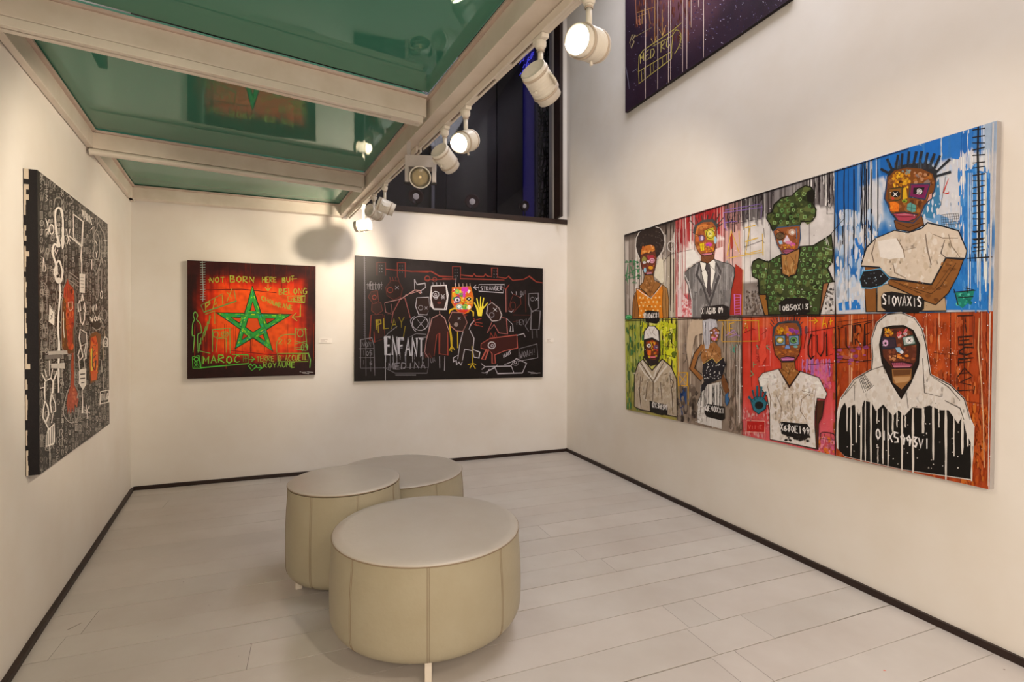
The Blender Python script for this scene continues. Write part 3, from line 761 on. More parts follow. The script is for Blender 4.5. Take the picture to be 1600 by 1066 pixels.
    def finish(s, name, label, cat, edge=(60,50,45), material=None, group=None, edge2=None):
        # stretched canvas body
        q = [s.pl.hit(x, y, s.th) - s.org for x, y in s.quad]; bk = [v - s.pl.n * (s.th - .002) for v in q]
        e = alb(edge); s.m.add(q + bk, [(0,1,2,3),(7,6,5,4),(0,4,5,1),(1,5,6,2),(2,6,7,3),(3,7,4,0)], e)
        if edge2: edge2(s, q, bk)
        me_ = s.m; 
        o = bpy.data.objects.new(name, None)
        me = bpy.data.meshes.new(name); me.from_pydata(me_.v, [], me_.f); me.materials.append(material or M_paint)
        at = me.color_attributes.new('Col', 'FLOAT_COLOR', 'CORNER'); buf = []
        for f, c in zip(me_.f, me_.c):
            if isinstance(c, list):
                for k in c: buf += [k[0],k[1],k[2],1.0]
            else: buf += [c[0],c[1],c[2],1.0]*len(f)
        at.data.foreach_set('color', buf); me.update()
        o = bpy.data.objects.new(name, me); COL.objects.link(o); o.location = s.org
        return tag(o, label, cat, group)

def inpoly(poly):
    def f(x, y):
        r_ = False; n = len(poly); j = n-1
        for i in range(n):
            if (poly[i][1] > y) != (poly[j][1] > y) and x < (poly[j][0]-poly[i][0])*(y-poly[i][1])/(poly[j][1]-poly[i][1])+poly[i][0]: r_ = not r_
            j = i
        return r_
    return f
def shrink(poly, f=.85):
    cx = sum(p[0] for p in poly)/len(poly); cy = sum(p[1] for p in poly)/len(poly)
    return [(cx+(p[0]-cx)*f, cy+(p[1]-cy)*f) for p in poly]

# ---------------------------------------------------------------- 1. red canvas with the green star
def star_painting():
    q = [(292.5,406.6),(493.2,416.0),(492.5,585.6),(292.5,592.2)]
    p = Painting(P_back, q, .032, 11)
    def bg(u, v, x, y):
        d = max(abs(u-.52)/.50, abs(v-.49)/.47); d = d*.75 + math.hypot((u-.52)/.55, (v-.5)/.52)*.28
        n = (fbm(u*7,v*6,3)-.5)*.45 + (vn(u*60,v*4,9)-.5)*.22
        d += n*.55
        c = (238,82,18)
        if d > .55: c = mixc((238,82,18),(205,44,10),(d-.55)/.14)
        if d > .69: c = mixc((205,44,10),(110,22,8),(d-.69)/.14)
        if d > .83: c = mixc((110,22,8),(42,14,12),(d-.83)/.13)
        if v < .12: c = mixc(c,(70,24,22),.5)
        if v > .88: c = mixc(c,(38,14,12),.75)
        return tuple(k*(.88+.24*vn(u*40,v*40,5)) for k in c)
    p.grid(q, 90, 80, bg)
    p.T(270,380,4.44)
    p.drips(40, 105, 985, 125, 180, 330, 3, ['2a0e0c','5a1408','3a100c'])
    p.drips(30, 130, 980, 560, 640, 900, 3, ['6a1a0a','b83a10','3a100c'])
    p.lines([[(180,325),(480,320),(720,345)],[(200,640),(180,760)],[(400,745),(680,775),(880,770)]], 6, '701808')
    # star: five bands, green
    S = [(552,315),(812,497),(432,722),(310,487),(692,742)]
    V = [(552,305),(815,497),(435,728),(308,485),(690,745)]
    order = [(0,2),(2,1),(1,3),(3,4),(4,0)]
    def X_(a, b, c, d):
        (x1,y1),(x2,y2),(x3,y3),(x4,y4) = V[a],V[b],V[c],V[d]; D = (x1-x2)*(y3-y4)-(y1-y2)*(x3-x4)
        return (((x1*y2-y1*x2)*(x3-x4)-(x1-x2)*(x3*y4-y3*x4))/D, ((x1*y2-y1*x2)*(y3-y4)-(y1-y2)*(x3*y4-y3*x4))/D)
    # tips in turn: 0 top, 1 right, 4 low right, 2 low left, 3 left
    ring_ = [0,1,4,2,3]; inn = []
    for k in range(5): inn.append(X_(ring_[k], ring_[(k+2)%5], ring_[(k+1)%5], ring_[(k-1)%5]))
    star = []
    for k in range(5): star += [V[ring_[k]], inn[k]]
    cx_ = sum(q_[0] for q_ in inn)/5; cy_ = sum(q_[1] for q_ in inn)/5
    p.line([((x-cx_)*1.03+cx_,(y-cy_)*1.03+cy_) for x,y in star+[star[0]]], 9, '14301a', var=.1)
    p.poly(star, '2fa03c'); ins_ = inpoly(star)
    for k,(a,b) in enumerate(order):
        for j_ in range(64):
            t = p.r.random(); x = V[a][0]+(V[b][0]-V[a][0])*t+p.r.uniform(-16,16); y = V[a][1]+(V[b][1]-V[a][1])*t+p.r.uniform(-16,16)
            dx, dy = V[b][0]-V[a][0], V[b][1]-V[a][1]; l = math.hypot(dx,dy); e = p.r.uniform(10,30)
            if not ins_(x,y) or not ins_(x+dx/l*e,y+dy/l*e): continue
            if j_ % 9 == 0: p.nxt()
            p.line([(x,y),(x+dx/l*e,y+dy/l*e)], p.r.uniform(5,11), p.r.choice(['5ac83a','1fb080','128c78','8ad82c','c8dc28','2c7a30','40b448','70c83c']), same=True)
    pent = [(cx_+(x-cx_)*.60, cy_+(y-cy_)*.60) for x,y in inn]; p.poly(pent, 'e05014', '1a3a1c', 6)
    for k in range(5):
        A_, B_, C_ = V[ring_[k]], inn[k], inn[(k-1)%5]; gx = A_[0]*.16+B_[0]*.42+C_[0]*.42; gy = A_[1]*.16+B_[1]*.42+C_[1]*.42
        p.poly([(gx+(q_[0]-gx)*.36, gy+(q_[1]-gy)*.36) for q_ in (A_,B_,C_)], 'b83c10' if k % 2 else 'd84c14', '1a3a1c', 5)
    for a, b in order: p.line([V[a],V[b]], 3.5, '1c5a28')
    # inner seams and points of the star
    g = 'a8b03c'; g2 = '6fae4a'
    p.line([(205,125),(207,240),(212,330),(208,405)], 5, '9cb0a0')
    p.lines([[(190,y+135),(226,y+133)] for y in range(0,270,17)], 5, '9cb0a0')
    p.text('NOT', 255,272,370,272, 36, 6, g); p.text('BORN', 400,272,575,275, 42, 6, g); p.text('HERE', 622,272,725,272, 36, 6, g); p.text('BUT', 760,275,850,268, 36, 6, g)
    p.lines([[(245,250),(262,262)],[(820,250),(862,246)]],5,g)
    p.lines([[(660,285),(660,328)],[(640,305),(660,330),(682,306)]], 6, g)
    p.text('BELONG', 738,358,938,352, 40, 6, g)
    p.line([(798,368),(918,366),(914,412),(800,404),(798,368)], 5, g); p.text('HERE', 820,402,912,402, 26, 5, g)
    p.text('CHOUK', 615,392,745,448, 30, 6, g); p.text('RANE', 735,442,835,466, 32, 6, g)
    p.lines([[(886,425),(884,510),(828,513)],[(858,482),(828,513),(862,540)]], 6, g)
    p.line([(195,430),(215,480),(440,402),(425,325)], 6, '5f9a4a'); p.line([(195,430),(350,350)],5,'5f9a4a')
    p.text('PAIX', 228,480,425,385, 62, 6, g)
    p.lines([[(290,470),(292,560)],[(225,495),(290,470)]],5,g2)
    # left figures
    p.line([(140,760),(150,650),(135,640),(138,560),(150,530),(142,500),(155,478),(172,500),(165,530),(190,560),(198,620),(172,640),(176,760)], 6, g2, smooth=True)
    p.line([(275,755),(275,600),(395,590),(398,765)],6,g2); p.lines([[(300,760),(310,660),(370,660),(370,760)],[(170,745),(260,765)]],5,g2)
    p.ring(298,634,18,20,5,g2); p.ring(360,632,24,18,5,g2); p.ring(360,632,9,8,4,g2); p.lines([[(300,660),(345,655)]],5,g2)
    p.text('MYSDA', 185,740,268,520, 42, 5, g2)
    # right figures
    p.line([(722,762),(722,690),(760,640),(850,632)],5,g2,smooth=True); p.text('212', 735,700,830,700, 34, 5, g)
    p.line([(845,745),(850,590),(920,590),(932,745)],5,g2); p.ring(885,625,20,26,5,g2); p.lines([[(855,600),(930,600)],[(850,680),(930,700)],[(850,700),(930,680)],[(850,725),(925,720)],[(852,735),(925,745)]],5,g2)
    p.text('09', 890,750,945,745, 44, 5, g2); p.line([(940,760),(955,810),(950,865)],6,g2)
    # bottom line of words
    G = '58c040'
    p.line([(135,790),(180,780),(195,868),(140,868),(135,790)],5,G); p.text('X', 148,862,180,862, 30, 5, G); p.ring(163,805,14,14,5,G); p.line([(140,800),(185,860)],4,G)
    p.line([(205,785),(195,865),(525,835),(520,775),(410,772)],6,G)
    p.text('MAROC', 210,835,480,828, 50, 8, '7cc840')
    p.lines([[(490,778),(490,822)],[(490,800),(520,800)],[(505,780),(507,822)],[(525,770),(522,835)]],5,'4a9a34')
    p.lines([[(528,808),(565,806)],[(548,790),(567,806),(545,822)]],6,G)
    p.text('TERRE', 582,822,710,818, 34, 6, '9aa838'); p.text("D'ACCUEIL", 735,818,940,812, 36, 6, '9aa838')
    p.line([(725,765),(728,822),(938,822),(940,765),(725,765)],5,'78a038')
    p.line([(548,885),(525,852),(540,838),(552,852),(568,840),(582,855),(548,885)],5,G)
    p.lines([[(572,862),(618,866)],[(600,846),(620,866),(598,882)]],6,G)
    p.text('ROYAUME', 630,866,855,860, 36, 6, '8cb83c')
    p.lines([[(880,893),(890,893)],[(895,898),(925,896)],[(900,903),(945,905)],[(930,893),(975,898)]],4,'c8c0b8')
    p.finish('painting', 'red and orange painting with a green five-pointed star and handwritten words', 'painting', edge=(40,22,18), material=M_paintm)
star_painting()

# ---------------------------------------------------------------- 2. black canvas with chalk figures
def chalk_painting():
    T_ = (540,380,4.633)
    q = [(540+68/4.633,380+88/4.633),(540+1428/4.633,380+183/4.633),(540+1427/4.633,380+970/4.633),(540+62/4.633,380+1002/4.633)]
    p = Painting(P_back, q, .030, 5)
    def bg(u, v, x, y):
        n = fbm(u*9,v*6,4); b = 6+9*n+6*vn(u*50,v*30,3)
        glow = max(0,1-u*9)*26*(1-v*.9) + max(0,1-math.hypot(u-.32,v-.1)*3.2)*26  # soft glow of light painted into the ground at left and top
        return (b*1.1+glow+5, b*.9+glow, b*.9+glow*1.02)
    p.grid(q, 80, 50, bg); p.T(*T_)
    W='b4acae'; Wd='7c7678'; RD='8e3a2c'; RDd='5c2820'; Y='c8b028'
    def head(x0,y0,x1,y1,c1,c2,w=6,eyes=True,fill='2c1814',spk=0):
        pts=[(x0,y0),(x1,y0-4),(x1+8,y0+(y1-y0)*.55),(x1-12,y1),(x0+14,y1-4),(x0-8,y0+(y1-y0)*.5)]
        p.poly(pts, fill); p.line(pts+[pts[0]], w, c1)
        if eyes:
            ex=(x1-x0)*.3; ey=y0+(y1-y0)*.48; p.ring(x0+ex,ey,14,13,4,c2); p.ring(x0+ex,ey,5,5,4,c2); p.xx(x1-ex*.7,ey+3,10,4,c2)
        for k in range(spk): 
            x=x0+(x1-x0)*(k+.5)/spk; p.line([(x,y0),(x-4,y0-26)],4,W)
    # skyline
    p.lines([[(290,188),(480,205),(620,205),(680,240),(780,245)],[(480,205),(600,212)],[(700,255),(800,262)],[(835,230),(920,240),(930,222),(945,240),(1000,242),(1010,225),(1030,240),(1055,243)],
        [(570,265),(760,262)],[(830,258),(1000,262),(1150,268)],[(1100,245),(1160,255),(1180,240),(1210,270),(1290,262),(1330,240),(1380,280),(1428,288)]],8,RD)
    p.ring(592,256,18,18,6,RD); p.ring(645,262,14,14,5,RD)
    for x0,y0,x1,y1,c in [(228,140,290,235,RDd),(375,142,432,250,RD),(775,170,832,260,RD),(1058,180,1100,250,RD)]:
        p.line([(x0,y1),(x0,y0),(x1,y0),(x1,y1)],6,c)
        p.lines([[(x0+14+18*i,y0+22+22*j),(x0+20+18*i,y0+24+22*j)] for i in range(2) for j in range(3)],6,Wd)
    p.line([(800,250),(795,320)],4,W)
    # far left writing and grid
    p.lines([[(135,95),(138,300),(140,690)],[(150,300),(270,300)]],4,Wd); p.lines([[(130,y),(146,y+1)] for y in range(110,680,16)],4,'54505a')
    p.text('HELLO!', 160,335,272,335, 52, 4, Wd)
    # big left figure with pointing arm
    p.poly([(360,390),(410,385),(470,545),(400,560),(340,580),(330,540)],'241410'); p.poly([(290,320),(330,270),(385,275),(410,330),(400,385),(350,410),(300,380)],'2c1814')
    p.line([(290,320),(330,270),(385,275),(412,330),(400,385),(350,412),(300,380),(290,320)],6,RDd); p.ring(322,340,20,20,4,RD); p.xx(372,322,12,4,W)
    p.lines([[(x,272),(x-6,245)] for x in (325,345,365,385)],4,RD)
    p.line([(330,580),(345,500),(400,395),(430,400),(470,545)],6,'a05850')
    p.line([(282,432),(400,405),(500,340),(545,345),(545,365),(520,350),(430,378)],6,'b88880'); p.line([(500,335),(500,262),(518,300),(575,290),(580,320),(545,345),(550,362)],6,W)
    # second left figure
    p.poly([(185,350),(230,345),(235,400),(215,440),(175,400)],'2c1814'); p.line([(185,350),(230,345),(240,420),(200,440),(165,390),(185,350)],5,RDd); p.ring(208,392,14,16,4,RD)
    p.poly([(190,440),(255,430),(265,490),(225,520),(190,490)],'2c1814'); p.line([(190,440),(255,430),(268,490),(225,520),(188,490),(190,440)],5,RDd)
    p.line([(185,520),(175,700),(210,720),(205,640)],6,RD); p.line([(190,520),(270,515),(285,690),(210,715)],5,RDd); p.line([(282,432),(290,500),(340,520),(330,440)],5,'8a5a54')
    p.lines([[(280,520),(285,680)],[(330,500),(300,520)],[(175,640),(170,700)]],5,RDd)
    p.poly([(200,530),(265,525),(275,680),(215,700)],'2a0f0c')
    p.text('PLAY', 222,625,440,612, 74, 8, '94821c'); p.lines([[(432,600),(415,700)],[(235,560),(238,650)]],7,'94821c')
    p.line([(275,690),(310,650),(350,620),(375,600)],5,Wd)
    # circle with X
    p.line([(500,530),(470,560),(490,620),(510,640)],5,W,smooth=True); p.ring(540,580,58,52,5,W); p.lines([[(515,550),(575,620)],[(575,550),(515,620)]],4,W); p.line([(610,540),(600,650)],5,W)
    p.line([(465,680),(510,655),(580,660),(590,680),(500,690)],5,Wd)
    # boy heads
    head(515,395,600,520,W,Wd,6); 
    p.poly([(520,400),(600,395),(610,470),(590,515),(530,510),(510,450)],'2a1814'); p.ring(543,468,16,17,4,'a09898'); p.xx(583,470,10,4,W)
    head(622,310,728,480,'d8cfca',W,8,spk=4); p.ring(652,372,24,22,5,'c8c4c6'); p.ring(652,372,8,8,5,W); p.xx(704,384,13,5,'d8d0d0'); p.lines([[(622,340),(618,455),(640,480),(730,480),(742,375),(730,310)]],7,'dcd4d0'); p.ell(678,432,14,9,'6a3028')
    p.line([(680,490),(682,520)],6,'c09088')
    body=[(650,535),(715,530),(750,640),(745,790),(738,810),(672,812),(668,700),(662,650),(650,690),(630,830),(572,825),(590,740),(610,600)]
    p.poly(body,'331613'); p.line([(682,515),(625,545),(612,600),(585,700),(572,790),(600,830)],6,'b08078'); p.line([(682,515),(718,545),(752,645)],6,'b0877e'); p.line([(640,820),(660,665),(680,650),(678,800),(740,812),(740,640)],6,RD)
    p.lines([[(680,820),(682,905)],[(718,820),(715,925)]],5,W); p.line([(572,790),(580,830),(605,800),(625,835)],6,RDd)
    # the coloured head
    hp=[(772,320),(905,315),(925,390),(920,450),(890,500),(840,515),(800,480),(768,430)]
    p.poly(hp,'d8641c'); p.blobs(60,778,325,910,490,7,20,['e8a020','d83418','e8d030','c82a60','e87818','f0e8d0','5aa83c','b82814','f0a0b0'],inside=inpoly(shrink(hp,.9)))
    p.poly([(840,320),(888,320),(885,350),(868,352),(866,390),(848,388),(850,350),(838,348)],'d83cb0'); p.ell(808,350,16,18,'78d060'); p.xx(808,350,8,4,'e8e040')
    p.ell(808,410,24,22,'f0e0e8','2a2a3a'); p.ring(808,410,20,18,5,'5a3a8a'); p.ell(810,412,9,9,'1a1a2a'); p.ell(892,405,26,20,'e8b028'); p.ell(892,404,18,15,'2a1410'); p.xx(892,404,10,4,'f0f0f0')
    p.ell(822,460,24,20,'e8f0ec'); p.ring(822,460,18,15,5,'3a8a7a'); p.ell(866,462,24,20,'48a048'); p.ell(892,465,16,16,'f4ecd0'); p.text('TX',850,478,890,478,26,5,'e8d838')
    p.poly([(800,482),(880,488),(872,512),(840,518),(812,505)],'c83018'); p.ring(848,412,9,9,4,'e8e040')
    p.line(hp+[hp[0]],6,'c8781c'); p.lines([[(x,318),(x-2,292)] for x in (795,822,850,878,902)],4,'e8c8b0'); p.lines([[(770,330),(785,345),(765,352)]],5,'d84a20')
    p.line([(750,510),(758,485),(790,472),(805,480)],11,'d8b024'); p.line([(905,485),(925,500),(925,530)],11,'d8b024')
    p.line([(752,590),(765,690),(768,770)],13,'c0a020'); p.lines([[(768,740),(750,780)],[(768,740),(790,775)],[(752,770),(770,785)]],8,'c8a824'); p.line([(810,630),(812,760)],8,'c8a824')
    # yellow hand
    p.poly([(945,470),(1000,455),(985,530),(958,528)],'f0d840'); p.lines([[(955,480),(932,430)],[(962,468),(950,398)],[(975,465),(978,388)],[(988,465),(1000,395)],[(990,480),(1028,432)]],12,'f4dc3c'); p.line([(968,500),(955,440)],4,'8a6a10')
    p.line([(930,545),(948,600),(960,590)],5,RD); p.lines([[(905,600),(935,560),(925,540)],[(935,560),(985,545)],[(940,575),(990,580)],[(930,590),(995,605)]],6,RD)
    # arrow and boxed word
    p.lines([[(930,322),(965,322)],[(945,302),(928,322),(948,338)]],6,W); p.line([(965,300),(1150,300),(1140,360),(965,348),(965,300)],5,W); p.text('STRANGER', 978,340,1140,345, 30, 5, W)
    p.line([(1140,320),(1160,335),(1185,300)],6,RD); p.line([(1160,335),(1162,500)],6,'a86a60')
    # head with nose, girl with X
    hh=[(745,560),(770,500),(850,505),(880,575),(850,640),(800,635),(760,600)]
    p.poly(hh,'2c1814'); p.line(hh+[hh[0]],6,'9a6a60'); p.ell(800,590,15,16,'8a7870'); p.xx(822,545,9,4,W); p.line([(840,500),(860,530),(880,520)],5,RD)
    # dancing body
    bd_=[(880,580),(895,630),(930,680),(920,770),(970,790),(965,830),(930,830),(920,780),(870,770),(850,860),(810,880),(815,800),(850,640)]
    p.poly(bd_,'231815'); p.line([(850,640),(825,740),(812,840)],6,W); p.line([(900,630),(930,690),(922,770),(972,790),(965,832),(930,826)],6,W); p.line([(930,826),(920,780),(862,768),(845,850)],6,W)
    p.line([(812,812),(780,830),(782,860),(800,850),(805,880),(820,862),(835,882),(845,858)],6,W); p.line([(893,625),(905,590),(930,560)],6,W)
    p.line([(915,745),(920,880)],9,'a89020'); p.lines([[(920,870),(885,880)],[(918,875),(900,905)],[(920,878),(940,910)],[(922,870),(945,880)]],8,'c8a824')
    # figure with round eye at right
    h2=[(1030,450),(1060,430),(1110,470),(1130,520),(1115,560),(1060,565),(1020,510)]
    p.poly(h2,'2c1814'); p.line(h2+[h2[0]],6,'b8a8a4'); p.ring(1058,520,17,17,5,'8a8084'); p.xx(1082,482,13,5,'c8c4c4'); p.lines([[(1050,430),(1048,412)],[(1030,450),(1020,440)]],4,RD)
    p.poly([(1075,570),(1165,545),(1170,655),(1120,660),(1095,640)],'241614'); p.line([(1060,570),(1025,650),(1075,590),(1110,650),(1172,658),(1165,545),(1130,540)],6,'a8605a'); p.line([(1165,545),(1210,590),(1212,640),(1190,640),(1195,600)],5,W)
    # dog
    dg=[(980,730),(1045,690),(1240,665),(1245,760),(1150,780),(1080,810),(1085,870),(1060,870),(1060,800),(1035,770),(1010,845),(985,840),(1020,770),(980,762)]
    p.poly(dg,'3a1512'); p.line(dg+[dg[0]],6,'b0584a'); p.line([(1045,690),(1050,650),(1075,690),(1085,645),(1095,685)],6,RD); p.ring(1058,740,26,24,6,'c8c0c0'); p.ring(1062,742,9,9,5,W); p.line([(1240,668),(1290,655),(1300,680)],6,W)
    # lying figure
    p.line([(980,870),(1010,895),(1195,890),(1235,835),(1310,870),(1280,940),(1100,945),(1080,900),(1010,940)],6,W); p.lines([[(1010,895),(985,915)],[(1010,940),(985,938)],[(1020,950),(1040,910)],[(1080,905),(1100,880)],[(1200,890),(1220,945)],[(1150,880),(1200,860),(1235,840)]],6,W)
    p.ring(1230,865,22,22,4,Wd); p.ring(1230,865,8,8,4,W); p.text('VUVS', 1140,835,1200,800, 24, 5, W)
    p.line([(1255,765),(1385,730),(1392,830),(1255,855),(1255,765)],5,Wd); p.text('WOAH!', 1262,835,1380,805, 46, 5, Wd)
    # right heads
    p.line([(1195,420),(1215,370),(1265,395),(1270,440),(1215,500),(1180,480),(1195,420)],6,RDd); p.lines([[(1210,370),(1200,350)],[(1235,375),(1235,350)],[(1260,395),(1280,380)]],4,W); p.ring(1212,455,18,30,5,RDd); p.line([(1180,490),(1200,500),(1215,485)],5,W)
    p.lines([[(1170,340),(1170,500)],[(1300,340),(1305,500)],[(1210,520),(1350,522)],[(1210,570),(1250,562)]],5,RDd); p.text('OUI', 1265,380,1310,370, 30, 4, Wd)
    p.line([(1325,365),(1395,362),(1398,470),(1350,500),(1325,440),(1325,365)],6,Wd); p.ring(1352,405,14,14,4,Wd); p.xx(1384,405,11,4,'c0c0c0')
    p.line([(1345,490),(1410,490),(1400,625),(1340,625),(1345,490)],6,Wd); p.lines([[(1350,630),(1352,690)],[(1385,630),(1387,685)],[(1340,530),(1300,600),(1325,640)]],5,Wd)
    p.text('HEY!', 1240,590,1320,590, 40, 4, Wd)
    # dripping ENFANT and MEDINA
    p.text('ENFANT', 290,805,578,815, 120, 13, 'c0bcbc', jit=.12); p.text('ENFANT', 296,800,572,815, 118, 7, '8a868a', jit=.14)
    p.drips(16, 285, 575, 790, 820, 940, 4, ['a4a0a2','7e7a7e']); p.line([(288,800),(288,1000)],5,'c0bcbc')
    p.text('ENFANT', 290,805,578,815, 120, 15, 'ccc8c8', jit=.06)
    p.text('MEDINA', 312,915,590,905, 46, 6, '9a9496'); p.line([(275,900),(360,942),(590,942),(600,890),(600,830)],5,Wd); p.line([(360,955),(510,955)],7,'b0acac')
    p.text('UA', 615,870,655,862, 34, 4, Wd)
    # table grid at lower left
    p.line([(108,905),(108,700),(190,685),(205,740),(210,900),(212,960)],5,Wd); p.lines([[(95,765),(205,762)],[(95,830),(210,828)],[(110,905),(600,900)],[(145,700),(148,960)],[(178,760),(182,930)]],4,Wd); p.text('NON', 118,752,190,752, 34, 4, Wd); p.text('105', 122,815,200,815, 32, 4, Wd); p.text('1 6', 122,880,200,880, 30, 4, Wd)
    p.lines([[(1320,932),(1350,938)],[(1340,945),(1410,940)],[(1350,935),(1390,945)]],4,'b8b0b0')
    p.finish('painting', 'wide black painting with chalk-line figures and one brightly coloured head', 'painting', edge=(24,18,18), material=M_paintm)
chalk_painting()
# ---------------------------------------------------------------- 3. tall black and white canvas on the left wall
def glyph(p, x, y, w_, h_, lw, cols):
    """one small doodle in the box x,y,w,h"""
    r = p.r; k = r.randint(0, 9); c = r.choice(cols)
    X = lambda u: x + w_*u; Y = lambda v: y + h_*v
    if k == 0: p.line([(X(.1),Y(.1)),(X(.9),Y(.15)),(X(.85),Y(.9)),(X(.1),Y(.85)),(X(.1),Y(.1))], lw, c, same=True); p.line([(X(.3),Y(.3)),(X(.6),Y(.7))], lw, c, same=True)
    elif k == 1: p.line([(X(.5+.4*math.cos(a)),Y(.5+.42*math.sin(a))) for a in [q*.8 for q in range(9)]], lw, c, same=True); p.line([(X(.45),Y(.4)),(X(.55),Y(.6))], lw, c, same=True)
    elif k == 2:
        for q in (.1,.4,.7,.95): p.line([(X(.1),Y(q)),(X(.9),Y(q+r.uniform(-.08,.08)))], lw, c, same=True)
        p.line([(X(.5),Y(0)),(X(.5),Y(1))], lw, c, same=True)
    elif k == 3: p.line([(X(.05),Y(.1)),(X(.3),Y(.9)),(X(.5),Y(.2)),(X(.7),Y(.9)),(X(.95),Y(.1))], lw, c, same=True)
    elif k == 4: p.line([(X(.1),Y(.9)),(X(.1),Y(.2)),(X(.5),Y(.05)),(X(.9),Y(.3)),(X(.6),Y(.6)),(X(.9),Y(.95))], lw, c, same=True)
    elif k == 5:
        for q in (.1,.35,.6,.85): p.line([(X(q),Y(.05)),(X(q+.05),Y(.95))], lw, c, same=True)
        p.line([(X(.05),Y(.05)),(X(.95),Y(.1))], lw, c, same=True); p.line([(X(.05),Y(.95)),(X(.95),Y(.9))], lw, c, same=True)
    elif k == 6: p.line([(X(.2),Y(.1)),(X(.8),Y(.3)),(X(.3),Y(.5)),(X(.8),Y(.7)),(X(.2),Y(.95))], lw, c, same=True)
    elif k == 7: p.line([(X(.1),Y(.5)),(X(.3),Y(.1)),(X(.7),Y(.1)),(X(.9),Y(.5)),(X(.6),Y(.95)),(X(.3),Y(.8)),(X(.1),Y(.5))], lw, c, same=True); p.line([(X(.35),Y(.4)),(X(.45),Y(.45))], lw, c, same=True); p.line([(X(.65),Y(.4)),(X(.7),Y(.45))], lw, c, same=True)
    elif k == 8: p.line([(X(.1),Y(.1)),(X(.9),Y(.9))], lw, c, same=True); p.line([(X(.9),Y(.1)),(X(.1),Y(.9))], lw, c, same=True)
    else: p.line([(X(.5),Y(0)),(X(.5),Y(.8)),(X(.2),Y(1))], lw, c, same=True); p.line([(X(.1),Y(.3)),(X(.9),Y(.25))], lw, c, same=True)

